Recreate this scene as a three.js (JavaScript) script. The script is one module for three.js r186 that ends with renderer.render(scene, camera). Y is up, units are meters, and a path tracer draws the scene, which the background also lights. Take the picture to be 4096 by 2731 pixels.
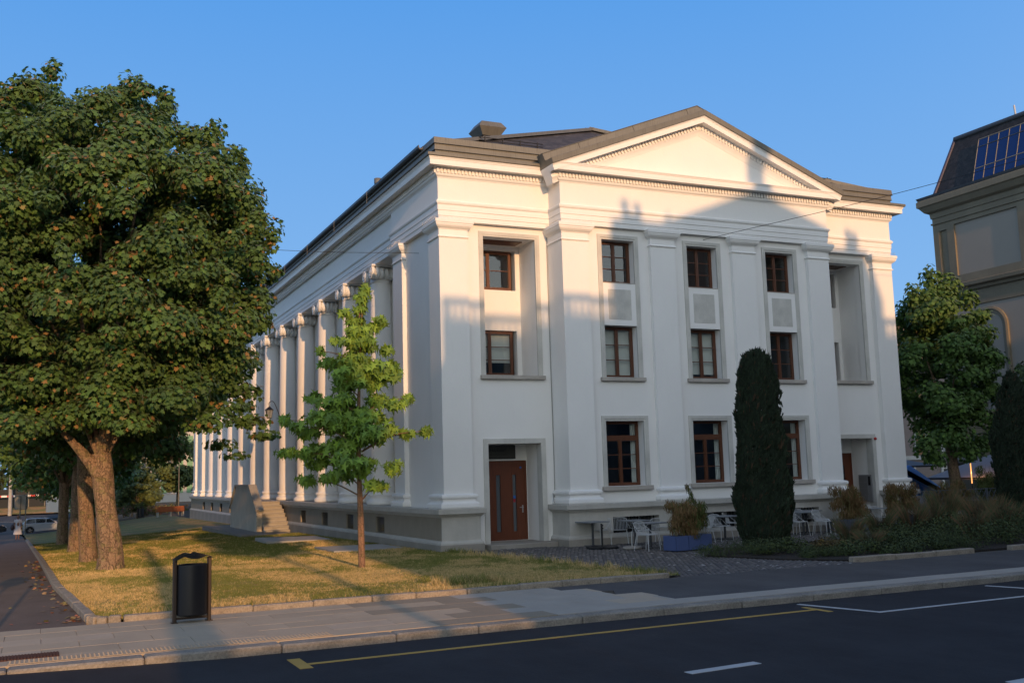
import * as THREE from 'three';
import { mergeGeometries } from 'three/addons/utils/BufferGeometryUtils.js';
import { MarchingCubes } from 'three/addons/objects/MarchingCubes.js';

// ---------- camera, sky, sun, exposure ----------
const scene = new THREE.Scene();
const D2R = Math.PI / 180;
const camera = new THREE.PerspectiveCamera(36.782, 1024 / 682, 0.1, 2500);
{
  const yaw = 24.8178 * D2R, pitch = 7.3587 * D2R, roll = -1.6391 * D2R;
  const r = new THREE.Vector3(Math.cos(yaw), 0, Math.sin(yaw)), fw = new THREE.Vector3(Math.sin(yaw), 0, -Math.cos(yaw)), up = new THREE.Vector3(0, 1, 0);
  const f = fw.clone().multiplyScalar(Math.cos(pitch)).addScaledVector(up, Math.sin(pitch));
  const u = up.clone().multiplyScalar(Math.cos(pitch)).addScaledVector(fw, -Math.sin(pitch));
  camera.position.set(-11.106, 2.24, 29.203);
  camera.up.copy(u.clone().multiplyScalar(Math.cos(roll)).addScaledVector(r, -Math.sin(roll)));
  camera.lookAt(camera.position.clone().add(f));
}
const SUN_EL = 10.5 * D2R, SUN_AZ = 3.6 * D2R;            // low sun behind the photographer, a little to the left of the front's normal
const sunDir = new THREE.Vector3(-Math.sin(SUN_AZ) * Math.cos(SUN_EL), Math.sin(SUN_EL), Math.cos(SUN_AZ) * Math.cos(SUN_EL));
{
  const SKY_GAIN = 1.2, w = 512, h = 256, px = new Float32Array(w * h * 4);
  const mix = (a, b, t) => a + (b - a) * t, sm = (a, b, x) => { const t = Math.min(1, Math.max(0, (x - a) / (b - a))); return t * t * (3 - 2 * t); };
  const horizon = [0.34, 0.56, 0.90], low = [0.235, 0.478, 0.85], mid = [0.088, 0.328, 0.80], zen = [0.012, 0.07, 0.27];
  for (let j = 0; j < h; j++) for (let i = 0; i < w; i++) {
    const el = ((j + 0.5) / h - 0.5) * Math.PI, az = ((i + 0.5) / w - 0.5) * 2 * Math.PI;
    const d = [Math.cos(el) * Math.cos(az), Math.sin(el), Math.cos(el) * Math.sin(az)];
    const e = Math.max(0, el / D2R), cg = d[0] * sunDir.x + d[1] * sunDir.y + d[2] * sunDir.z, g = Math.acos(Math.min(1, Math.max(-1, cg)));
    const k = (j * w + i) * 4, glow = Math.exp(-g / 0.35), side = Math.pow(Math.max(0, 0.4 + 0.6 * cg), 1.5) * Math.exp(-e / 40);
    for (let c = 0; c < 3; c++) {
      let v = e < 8 ? mix(horizon[c], low[c], e / 8) : e < 28 ? mix(low[c], mid[c], (e - 8) / 20) : mix(mid[c], zen[c], Math.pow(Math.min(1, (e - 28) / 50), 0.8));
      px[k + c] = SKY_GAIN * (v + side * [1.15, 1.12, 0.74][c] + glow * [1.5, 1.1, 0.6][c]);
    }
    px[k + 3] = 1;
  }
  const t = new THREE.DataTexture(px, w, h, THREE.RGBAFormat, THREE.FloatType);
  t.mapping = THREE.EquirectangularReflectionMapping; t.magFilter = t.minFilter = THREE.LinearFilter; t.needsUpdate = true;
  scene.background = t; scene.environment = t; scene.backgroundIntensity = 1.0; scene.environmentIntensity = 1.0;
}
const sun = new THREE.DirectionalLight(new THREE.Color().setRGB(1, 0.56, 0.265), 4.3);
sun.position.copy(sunDir).multiplyScalar(150); sun.castShadow = true; sun.shadow.radius = 1;
sun.shadow.mapSize.set(4096, 4096);
Object.assign(sun.shadow.camera, { left: -60, right: 60, top: 60, bottom: -60, near: 1, far: 420 });
scene.add(sun, sun.target);
const renderer = new THREE.WebGLRenderer({ antialias: true });
renderer.toneMapping = THREE.LinearToneMapping; renderer.toneMappingExposure = 0.84;
renderer.shadowMap.enabled = true; renderer.outputColorSpace = THREE.SRGBColorSpace;

// ---------- helpers ----------
const V = (x, y, z) => new THREE.Vector3(x, y, z);
function rng(seed) { let s = seed | 0; return () => { s = (s + 0x6d2b79f5) | 0; let t = Math.imul(s ^ (s >>> 15), 1 | s); t = (t + Math.imul(t ^ (t >>> 7), 61 | t)) ^ t; return ((t ^ (t >>> 14)) >>> 0) / 4294967296; }; }
const lerp = (a, b, t) => a + (b - a) * t, clamp = (x, a = 0, b = 1) => Math.min(b, Math.max(a, x));
const hash2 = (x, y, s) => { let h = Math.imul(x | 0, 374761393) ^ Math.imul(y | 0, 668265263) ^ Math.imul(s | 0, 2147483647 - 61); h = Math.imul(h ^ (h >>> 13), 1274126177); return ((h ^ (h >>> 16)) >>> 0) / 4294967296; };
function vnoise(x, y, per, s) {
  const xi = Math.floor(x), yi = Math.floor(y), fx = x - xi, fy = y - yi, u = fx * fx * (3 - 2 * fx), v = fy * fy * (3 - 2 * fy), m = (a) => ((a % per) + per) % per;
  return lerp(lerp(hash2(m(xi), m(yi), s), hash2(m(xi + 1), m(yi), s), u), lerp(hash2(m(xi), m(yi + 1), s), hash2(m(xi + 1), m(yi + 1), s), u), v);
}
function fbm(u, v, per, oct, s) { let a = 0, w = 0.5, t = 0; for (let i = 0; i < oct; i++) { a += w * vnoise(u * per, v * per, per, s + i * 17); t += w; w *= 0.55; per *= 2; } return a / t; }
function texture(n, f, srgb = true) {
  const d = new Uint8Array(n * n * 4);
  for (let j = 0; j < n; j++) for (let i = 0; i < n; i++) { const r = f(i / n, j / n), k = (j * n + i) * 4; for (let c = 0; c < 3; c++) d[k + c] = clamp(r[c] ?? r[0]) * 255; d[k + 3] = 255; }
  const t = new THREE.DataTexture(d, n, n, THREE.RGBAFormat); t.wrapS = t.wrapT = THREE.RepeatWrapping; t.magFilter = THREE.LinearFilter; t.minFilter = THREE.LinearMipmapLinearFilter; t.generateMipmaps = true;
  if (srgb) t.colorSpace = THREE.SRGBColorSpace; t.needsUpdate = true; return t;
}
const toS = (v) => (v <= 0.0031308 ? v * 12.92 : 1.055 * Math.pow(v, 1 / 2.4) - 0.055);
// a texture of tint factors around 1 (stored at 0.8 so there is headroom), for a base colour in linear light
function tintTexture(n, f) { return texture(n, (u, v) => { const r = f(u, v); return [toS(clamp(0.7 * (r[0] ?? r))), toS(clamp(0.7 * (r[1] ?? r))), toS(clamp(0.7 * (r[2] ?? r)))]; }); }
const bumpTexture = (n, f) => texture(n, (u, v) => { const r = f(u, v); return [r, r, r]; }, false);
function material(r, g, b, o = {}) {
  const { size = 2, tint, bump, bumpScale = 0.004, rough = 0.85, metal = 0, ...rest } = o;
  const k = tint ? 1 / 0.7 : 1, P = rest.transmission !== undefined || rest.clearcoat !== undefined || rest.sheen !== undefined || rest.ior !== undefined || rest.specularIntensity !== undefined;
  const m = new (P ? THREE.MeshPhysicalMaterial : THREE.MeshStandardMaterial)({ color: new THREE.Color().setRGB(r * k, g * k, b * k), roughness: rough, metalness: metal, ...rest });
  if (tint) m.map = tint; if (bump) { m.bumpMap = bump; m.bumpScale = bumpScale; }
  m.userData.size = size; return m;
}
// uv in metres from the dominant axis of each face
function uvs(g, size, ox = 0, oy = 0) {
  if (g.index) g = g.toNonIndexed();
  if (!g.attributes.normal) g.computeVertexNormals();
  const p = g.attributes.position, n = p.count, uv = new Float32Array(n * 2), a = V(), b = V(), c = V();
  for (let i = 0; i < n; i += 3) {
    a.fromBufferAttribute(p, i); b.fromBufferAttribute(p, i + 1); c.fromBufferAttribute(p, i + 2);
    const nn = b.clone().sub(a).cross(c.clone().sub(a)), x = Math.abs(nn.x), y = Math.abs(nn.y), z = Math.abs(nn.z);
    [a, b, c].forEach((q, k) => { const [s, t] = y >= x && y >= z ? [q.x, q.z] : x >= z ? [q.z, q.y] : [q.x, q.y]; uv[(i + k) * 2] = s / size + ox; uv[(i + k) * 2 + 1] = t / size + oy; });
  }
  g.setAttribute('uv', new THREE.BufferAttribute(uv, 2)); return g;
}
const taken = new Map();
function numbered(name) { const k = taken.get(name) ?? 0; taken.set(name, k + 1); return k ? name + '_' + String(k).padStart(3, '0') : name; }
function mesh(name, geo, mat, parent) {
  if (Array.isArray(geo)) geo = mergeGeometries(geo.map((g) => { const q = g.index ? g.toNonIndexed() : g; for (const k of Object.keys(q.attributes)) if (!['position', 'normal'].includes(k)) q.deleteAttribute(k); if (!q.attributes.normal) q.computeVertexNormals(); return q; }));
  const m = new THREE.Mesh((mat.map || mat.bumpMap) && !geo.userData.keepUv ? uvs(geo, mat.userData.size) : geo, mat);
  m.castShadow = m.receiveShadow = true; m.name = parent === scene ? numbered(name) : name; parent.add(m); return m;
}
function thing(name, label, category, x = 0, y = 0, z = 0, turn = 0, group) {
  const o = new THREE.Group(); o.name = numbered(name); o.position.set(x, y, z); o.rotation.y = turn; o.userData = { label, category }; if (group) o.userData.group = group; scene.add(o); return o;
}
function tag(o, label, category, group) { Object.assign(o.userData, { label, category }); if (group) o.userData.group = group; return o; }
function structure(name, label, category) { const o = new THREE.Group(); o.name = numbered(name); o.userData = { label, category, kind: 'structure' }; scene.add(o); return o; }
function copyOf(src, label, x, y, z, turn = 0) { const c = src.clone(); c.name = numbered(src.name.replace(/_\d{3}$/, '')); c.userData = { ...src.userData, label }; c.position.set(x, y, z); c.rotation.y = turn; scene.add(c); return c; }
const box = (x0, y0, z0, x1, y1, z1) => new THREE.BoxGeometry(Math.abs(x1 - x0), Math.abs(y1 - y0), Math.abs(z1 - z0)).translate((x0 + x1) / 2, (y0 + y1) / 2, (z0 + z1) / 2);
// box with chamfered edges
function chamferBox(x0, y0, z0, x1, y1, z1, b) {
  const s = new THREE.Shape(); s.moveTo(x0 + b, z0); s.lineTo(x1 - b, z0); s.lineTo(x1, z0 + b); s.lineTo(x1, z1 - b); s.lineTo(x1 - b, z1); s.lineTo(x0 + b, z1); s.lineTo(x0, z1 - b); s.lineTo(x0, z0 + b); s.closePath();
  const g = new THREE.ExtrudeGeometry(s, { depth: y1 - y0 - b, bevelEnabled: true, bevelSize: b, bevelThickness: b, bevelOffset: -b, bevelSegments: 1, steps: 1 });
  return g.rotateX(Math.PI / 2).translate(0, y1 - b, 0);
}
function cyl(a, b, r0, r1 = r0, n = 8) {
  const d = b.clone().sub(a), l = d.length(), g = new THREE.CylinderGeometry(r1, r0, l, n, 1);
  return g.applyQuaternion(new THREE.Quaternion().setFromUnitVectors(V(0, 1, 0), d.normalize())).translate((a.x + b.x) / 2, (a.y + b.y) / 2, (a.z + b.z) / 2);
}
const tube = (pts, r, n = 24, k = 6, closed = false) => new THREE.TubeGeometry(new THREE.CatmullRomCurve3(pts, closed, 'catmullrom', 0.5), n, r, k, closed);
const lathe = (pts, n = 32) => new THREE.LatheGeometry(pts.map((p) => new THREE.Vector2(p[0], p[1])), n);
function prism(pts, y0, y1) { const s = new THREE.Shape(pts.map((p) => new THREE.Vector2(p[0], -p[1]))); return new THREE.ExtrudeGeometry(s, { depth: y1 - y0, bevelEnabled: false }).rotateX(-Math.PI / 2).translate(0, y0, 0); }
// a moulding: closed profile [out, y] carried along a plan path [x, z] with mitred corners; outside is to the left of (-dz, dx)
function sweep(profile, path, map = (a, b, y) => [a, y, b]) {
  const n = path.length, nor = [], pos = [];
  for (let i = 0; i < n - 1; i++) { const dx = path[i + 1][0] - path[i][0], dz = path[i + 1][1] - path[i][1], l = Math.hypot(dx, dz); nor.push([-dz / l, dx / l]); }
  const mit = path.map((_, i) => { const a = nor[Math.max(0, i - 1)], b = nor[Math.min(n - 2, i)], k = 1 + a[0] * b[0] + a[1] * b[1]; return [(a[0] + b[0]) / k, (a[1] + b[1]) / k]; });
  const at = (i, p) => map(path[i][0] + mit[i][0] * p[0], path[i][1] + mit[i][1] * p[0], p[1]);
  const tri = (a, b, c) => pos.push(...a, ...b, ...c);
  for (let i = 0; i < n - 1; i++) for (let j = 0; j < profile.length; j++) {
    const p = profile[j], q = profile[(j + 1) % profile.length], A = at(i, p), B = at(i + 1, p), C = at(i + 1, q), D = at(i, q);
    tri(A, B, C); tri(A, C, D);
  }
  const cap = THREE.ShapeUtils.triangulateShape(profile.map((p) => new THREE.Vector2(p[0], p[1])), []);
  for (const [a, b, c] of cap) { tri(at(0, profile[a]), at(0, profile[c]), at(0, profile[b])); tri(at(n - 1, profile[a]), at(n - 1, profile[b]), at(n - 1, profile[c])); }
  const g = new THREE.BufferGeometry(); g.setAttribute('position', new THREE.Float32BufferAttribute(pos, 3)); g.computeVertexNormals(); return g;
}
// wall of given thickness in the xy plane with rectangular holes; front face at z = zf
function wallXY(x0, y0, x1, y1, holes, zf, th) {
  const s = new THREE.Shape([[x0, y0], [x1, y0], [x1, y1], [x0, y1]].map((p) => new THREE.Vector2(...p)));
  for (const [a, b, c, d] of holes) s.holes.push(new THREE.Path([[a, b], [a, d], [c, d], [c, b]].map((p) => new THREE.Vector2(...p))));
  return new THREE.ExtrudeGeometry(s, { depth: th, bevelEnabled: false }).translate(0, 0, zf - th);
}
// the same in the zy plane facing -x; front face at x = xf
const wallZY = (z0, y0, z1, y1, holes, xf, th) => wallXY(z0, y0, z1, y1, holes, 0, th).rotateY(-Math.PI / 2).translate(xf, 0, 0);
// lay of the land: level in front, falling gently to the back and to the left
function ground(x, z) {
  const k = clamp((-0.3 - x) / 10.7); let t = Math.max(0, 4 - z); t = t * t / (t + 1.5);
  return Math.max(x < 0 ? -t * (0.0085 + 0.016 * k) : -t * 0.0085 * Math.max(0, 1 - x / 3), -2);
}
// a sheet whose rows run over z and whose ends are functions of z
function sheet(zs, xl, xr, nx, yf) {
  const pos = [], idx = [];
  zs.forEach((z, j) => { for (let i = 0; i <= nx; i++) { const x = lerp(xl(z), xr(z), i / nx); pos.push(x, yf(x, z), z); } });
  for (let j = 0; j < zs.length - 1; j++) for (let i = 0; i < nx; i++) { const a = j * (nx + 1) + i, b = a + nx + 1; idx.push(a, b, a + 1, a + 1, b, b + 1); }
  const g = new THREE.BufferGeometry(); g.setAttribute('position', new THREE.Float32BufferAttribute(pos, 3)); g.setIndex(idx); g.computeVertexNormals();
  const uv = []; for (let i = 0; i < pos.length; i += 3) uv.push(pos[i], pos[i + 2]); g.setAttribute('uv', new THREE.Float32BufferAttribute(uv, 2)); g.userData.keepUv = true; return g;
}
function sheetMesh(name, geo, mat, parent) { const u = geo.attributes.uv; for (let i = 0; i < u.count; i++) u.setXY(i, u.getX(i) / mat.userData.size, u.getY(i) / mat.userData.size); return mesh(name, geo, mat, parent); }
const range = (a, b, n) => Array.from({ length: n + 1 }, (_, i) => lerp(a, b, i / n));
function instanced(name, geo, mat, n, place, parent, colour) {
  const im = new THREE.InstancedMesh(geo, mat, n), o = new THREE.Object3D(), c = new THREE.Color();
  for (let i = 0; i < n; i++) { o.rotation.set(0, 0, 0); o.scale.set(1, 1, 1); place(o, i); o.updateMatrix(); im.setMatrixAt(i, o.matrix); if (colour) { colour(c, i, o); im.setColorAt(i, c); } }
  if (name === 'crown') im.userData.kind = 'stuff'; im.castShadow = im.receiveShadow = true; im.name = parent === scene ? numbered(name) : name; parent.add(im); return im;
}

// ---------- materials ----------
const T_fine = tintTexture(512, (u, v) => 0.94 + 0.08 * fbm(u, v, 6, 4, 1) + 0.04 * fbm(u, v, 120, 1, 5));
const T_plaster = tintTexture(512, (u, v) => { const a = fbm(u, v, 3, 5, 11), b = fbm(u, v * 0.25, 24, 3, 14), k = 0.955 + 0.07 * a - 0.035 * Math.max(0, b - 0.55); return [k, k * 0.998, k * 0.99]; });
const B_plaster = bumpTexture(512, (u, v) => 0.5 * fbm(u, v, 90, 2, 3) + 0.5 * fbm(u, v, 8, 3, 4));
const T_stone = tintTexture(512, (u, v) => { const a = fbm(u, v, 4, 5, 21), s = hash2(u * 512, v * 512, 3), st = fbm(u * 1, v * 0.12, 20, 3, 27); const k = 0.78 + 0.34 * a + 0.1 * (s - 0.5) - 0.16 * Math.max(0, st - 0.52); return [k, k * 0.99, k * 0.965]; });
const B_stone = bumpTexture(512, (u, v) => 0.6 * fbm(u, v, 60, 3, 31) + 0.4 * hash2(u * 512, v * 512, 8));
const T_granite = tintTexture(512, (u, v) => { const a = fbm(u, v, 5, 4, 41), s = hash2(u * 512, v * 512, 13), g = fbm(u, v, 70, 2, 44), k = 0.6 + 0.5 * a + 0.5 * (g - 0.5) + 0.3 * (s - 0.5); return [k, k * 0.97, k * 0.92]; });
const T_slab = tintTexture(512, (u, v) => { const a = fbm(u, v, 3, 5, 51), s = hash2(u * 512, v * 512, 23), sp = fbm(u, v, 40, 2, 53), k = 0.82 + 0.26 * a + 0.12 * (s - 0.5) - 0.25 * Math.max(0, sp - 0.68); return [k, k * 0.985, k * 0.95]; });
const T_asphalt = tintTexture(512, (u, v) => { const a = fbm(u, v, 3, 5, 61), s = hash2(u * 512, v * 512, 33), w = fbm(u * 1, v * 0.2, 12, 3, 66), k = 0.55 + 0.5 * a + 0.55 * (s - 0.5) * s + 0.22 * (w - 0.5); return [k, k, k * 1.02]; });
const B_grain = bumpTexture(512, (u, v) => 0.5 * hash2(u * 512, v * 512, 43) + 0.5 * fbm(u, v, 100, 2, 71));
const T_lawn = tintTexture(512, (u, v) => { const a = fbm(u, v, 4, 5, 81), s = fbm(u, v, 90, 2, 85), g = clamp((a - 0.42) * 5), k = 0.6 + 0.7 * s; return [k * lerp(1.15, 0.62, g), k * lerp(1, 0.82, g), k * lerp(0.95, 0.6, g)]; });
const barkCrack = (u, v) => { const a = fbm(u, v * 0.5, 12, 3, 91), b = fbm(u, v * 0.5, 26, 2, 93); return Math.min(1, Math.abs(a - 0.5) * 14) * Math.min(1, 0.35 + Math.abs(b - 0.5) * 9); };
const T_bark = tintTexture(512, (u, v) => { const c = barkCrack(u, v), m = fbm(u, v, 7, 3, 98), s = fbm(u, v, 40, 2, 96), k = 0.42 + 0.62 * c + 0.5 * (s - 0.5), g = clamp((m - 0.52) * 5); return [k * lerp(1.08, 0.85, g), k * lerp(0.98, 0.92, g), k * lerp(0.92, 0.66, g)]; });
const B_bark = bumpTexture(512, (u, v) => 0.75 * barkCrack(u, v) + 0.25 * fbm(u, v, 50, 2, 97));
const T_slate = tintTexture(512, (u, v) => { const r = Math.floor(v * 24), c = Math.floor(u * 18 + (r % 2) * 0.5), e = (v * 24) % 1, f = (u * 18 + (r % 2) * 0.5) % 1; let k = 0.65 + 0.6 * hash2(c % 18, r, 7) + 0.2 * (fbm(u, v, 30, 2, 99) - 0.5); if (e < 0.1 || f < 0.06) k *= 0.5; if (hash2(c % 18, r, 9) > 0.985) k *= 1.9; return [k, k * 0.96, k * 0.94]; });
const B_slate = bumpTexture(512, (u, v) => { const r = Math.floor(v * 24), f = (u * 18 + (r % 2) * 0.5) % 1; return 1 - ((v * 24) % 1) - (f < 0.06 ? 0.4 : 0); });
const T_wood = tintTexture(512, (u, v) => { const a = fbm(u * 1, v * 0.06, 50, 3, 111), b = fbm(u, v * 0.3, 6, 3, 114), k = 0.7 + 0.45 * a + 0.2 * (b - 0.5); return [k, k * 0.94, k * 0.9]; });
const T_metal = tintTexture(512, (u, v) => { const a = fbm(u, v * 0.1, 30, 4, 121), b = fbm(u, v, 4, 4, 124), d = Math.max(0, fbm(u, v * 0.05, 60, 2, 127) - 0.6), k = 0.88 + 0.18 * b + 0.1 * (a - 0.5) - 0.8 * d; return [k, k, k * 0.98]; });

const M = {
  white: material(0.80, 0.785, 0.755, { tint: T_plaster, bump: B_plaster, bumpScale: 0.0025, size: 3.1, rough: 0.9 }),
  trim: material(0.80, 0.785, 0.755, { tint: T_fine, size: 2.3, rough: 0.82 }),
  surround: material(0.55, 0.54, 0.505, { tint: T_stone, bump: B_stone, bumpScale: 0.002, size: 1.7 }),
  plaque: material(0.55, 0.54, 0.505, { tint: T_stone, bump: B_stone, bumpScale: 0.004, size: 0.9 }),
  sill: material(0.42, 0.385, 0.345, { tint: T_stone, bump: B_stone, bumpScale: 0.003, size: 1.3 }),
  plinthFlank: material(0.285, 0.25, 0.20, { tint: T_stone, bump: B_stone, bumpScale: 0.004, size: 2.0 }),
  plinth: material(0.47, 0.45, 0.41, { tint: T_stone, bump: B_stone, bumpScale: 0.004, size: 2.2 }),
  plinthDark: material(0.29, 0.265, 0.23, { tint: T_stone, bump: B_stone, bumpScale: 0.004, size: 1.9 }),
  zinc: material(0.165, 0.158, 0.138, { tint: T_metal, size: 1.6, rough: 0.55, metal: 0.25 }),
  zincDark: material(0.085, 0.088, 0.095, { tint: T_metal, size: 1.6, rough: 0.5, metal: 0.3 }),
  slate: material(0.056, 0.051, 0.049, { tint: T_slate, bump: B_slate, bumpScale: 0.006, size: 4.4, rough: 0.8 }),
  wood: material(0.115, 0.040, 0.016, { tint: T_wood, size: 0.9, rough: 0.45 }),
  door: material(0.13, 0.038, 0.015, { tint: T_wood, size: 1.1, rough: 0.4 }),
  glass: material(1, 1, 1, { transmission: 1, thickness: 0, rough: 0.02, ior: 1.9 }),
  doorGlass: material(0.10, 0.11, 0.12, { rough: 0.12, ior: 1.6 }),
  blind: material(0.50, 0.55, 0.50, { rough: 0.95 }),
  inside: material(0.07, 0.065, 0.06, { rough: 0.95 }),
  steel: material(0.55, 0.55, 0.55, { rough: 0.3, metal: 0.9 }),
  iron: material(0.02, 0.02, 0.022, { rough: 0.5, metal: 0.4 }),
  bin: material(0.014, 0.014, 0.016, { rough: 0.38, metal: 0.3 }),
  asphalt: material(0.036, 0.036, 0.038, { ior: 1.5, specularIntensity: 0.35, tint: T_asphalt, bump: B_grain, bumpScale: 0.004, size: 2.7, rough: 0.92 }),
  asphaltOld: material(0.10, 0.095, 0.09, { ior: 1.5, specularIntensity: 0.4, tint: T_asphalt, bump: B_grain, bumpScale: 0.004, size: 3.3, rough: 0.95 }),
  pathway: material(0.14, 0.10, 0.075, { tint: T_asphalt, bump: B_grain, bumpScale: 0.004, size: 3.7, rough: 0.95 }),
  kerb: material(0.33, 0.285, 0.23, { tint: T_granite, bump: B_stone, bumpScale: 0.008, size: 1.2, rough: 0.95 }),
  kerbRoad: material(0.29, 0.265, 0.23, { tint: T_granite, bump: B_stone, bumpScale: 0.01, size: 1.4, rough: 0.95 }),
  yellow: material(0.45, 0.28, 0.055, { tint: T_slab, size: 1.1, rough: 0.8 }),
  lineWhite: material(0.46, 0.465, 0.47, { tint: T_slab, size: 1.1, rough: 0.8 }),
  lawn: material(0.27, 0.205, 0.08, { tint: T_lawn, bump: B_grain, bumpScale: 0.03, size: 5.3, rough: 1 }),
  earth: material(0.10, 0.075, 0.05, { tint: T_stone, bump: B_stone, bumpScale: 0.02, size: 2.9, rough: 1 }),
  bark: material(0.26, 0.19, 0.125, { tint: T_bark, bump: B_bark, bumpScale: 0.03, size: 0.9, rough: 1 }),
  barkYoung: material(0.24, 0.15, 0.095, { tint: T_bark, bump: B_bark, bumpScale: 0.012, size: 0.5, rough: 1 }),
  chair: material(0.46, 0.465, 0.455, { rough: 0.5 }),
  tableGrey: material(0.20, 0.215, 0.225, { rough: 0.55, metal: 0.2 }),
  darkMetal: material(0.05, 0.052, 0.056, { rough: 0.5, metal: 0.3 }),
};
const slabTones = [[0.40, 0.325, 0.235], [0.37, 0.30, 0.215], [0.43, 0.35, 0.26], [0.26, 0.215, 0.155], [0.36, 0.325, 0.275]].map((c) => material(...c, { tint: T_slab, bump: B_stone, bumpScale: 0.003, size: 1.9, rough: 0.95 }));

// ---------- the ground ----------
const xLawnLeft = (z) => (z > 3.4 ? lerp(-10.63, -10.22, clamp((z - 3.4) / 6.5)) : z > -14 ? lerp(-10.94, -10.63, (z + 14) / 17.4) : lerp(-11.7, -10.94, clamp((z + 49) / 35, -0.6, 1)));
const xLawnRight = (z) => (z < 0 ? -0.16 : lerp(0.1, 1.35, z / 10.45));
{
  const g = structure('ground', 'wide ground of bare earth reaching to the horizon', 'ground');
  const zs = [...range(-700, -160, 12), ...range(-150, 24, 60), ...range(30, 300, 12)], n = 60;
  const pos = [], idx = []; const xs = [...range(-500, -60, 10), ...range(-50, 50, 50), ...range(60, 500, 10)];
  for (const z of zs) for (const x of xs) pos.push(x, ground(x, z) - 0.22, z);
  for (let j = 0; j < zs.length - 1; j++) for (let i = 0; i < xs.length - 1; i++) { const a = j * xs.length + i, b = a + xs.length; idx.push(a, b, a + 1, a + 1, b, b + 1); }
  const q = new THREE.BufferGeometry(); q.setAttribute('position', new THREE.Float32BufferAttribute(pos, 3)); q.setIndex(idx); q.computeVertexNormals();
  mesh('earth_surface', q, M.earth, g);
}
const roadY = (x) => lerp(-0.035, -0.12, clamp((x + 12) / 3.2));
{
  const r = structure('road', 'dark asphalt road in the shade with painted bay markings', 'road');
  const rows = [14.5, 14.8, 16, 18, 21, 26, 33.6], xs = [-90, -40, -20, -14, -12, -11.2, -10.4, -9.6, -8.8, -6, 0, 20, 50, 120];
  const pos = [], idx = []; for (const z of rows) for (const x of xs) pos.push(x, roadY(x), z);
  for (let j = 0; j < rows.length - 1; j++) for (let i = 0; i < xs.length - 1; i++) { const a = j * xs.length + i, b = a + xs.length; idx.push(a, b, a + 1, a + 1, b, b + 1); }
  const q = new THREE.BufferGeometry(); q.setAttribute('position', new THREE.Float32BufferAttribute(pos, 3)); q.setIndex(idx); q.computeVertexNormals();
  mesh('carriageway', q, M.asphalt, r);
  const strip = (name, a, b, w, mat) => { const d = b.clone().sub(a), n = V(-d.z, 0, d.x).normalize().multiplyScalar(w / 2); mesh(name, prism([[a.x + n.x, a.z + n.z], [b.x + n.x, b.z + n.z], [b.x - n.x, b.z - n.z], [a.x - n.x, a.z - n.z]], -0.124, -0.115), mat, r); };
  strip('yellow_line', V(-7.86, 0, 15.62), V(0.6, 0, 15.47), 0.1, M.yellow);
  strip('yellow_end_bar', V(-7.95, 0, 15.14), V(-7.95, 0, 15.92), 0.17, M.yellow);
  strip('yellow_end_bar', V(0.66, 0, 15.14), V(0.66, 0, 15.80), 0.1, M.yellow);
  strip('white_line', V(0.85, 0, 14.78), V(1.22, 0, 16.25), 0.09, M.lineWhite);
  strip('white_line', V(1.18, 0, 16.29), V(9.5, 0, 16.24), 0.09, M.lineWhite);
  strip('white_line', V(5.35, 0, 14.78), V(5.72, 0, 16.18), 0.09, M.lineWhite);
  strip('lane_dash', V(-4.14, 0, 18.78), V(-3.08, 0, 18.70), 0.15, M.lineWhite);
  strip('lane_dash', V(-1.6, 0, 21.1), V(0.4, 0, 21.0), 0.15, M.lineWhite);
}
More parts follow.
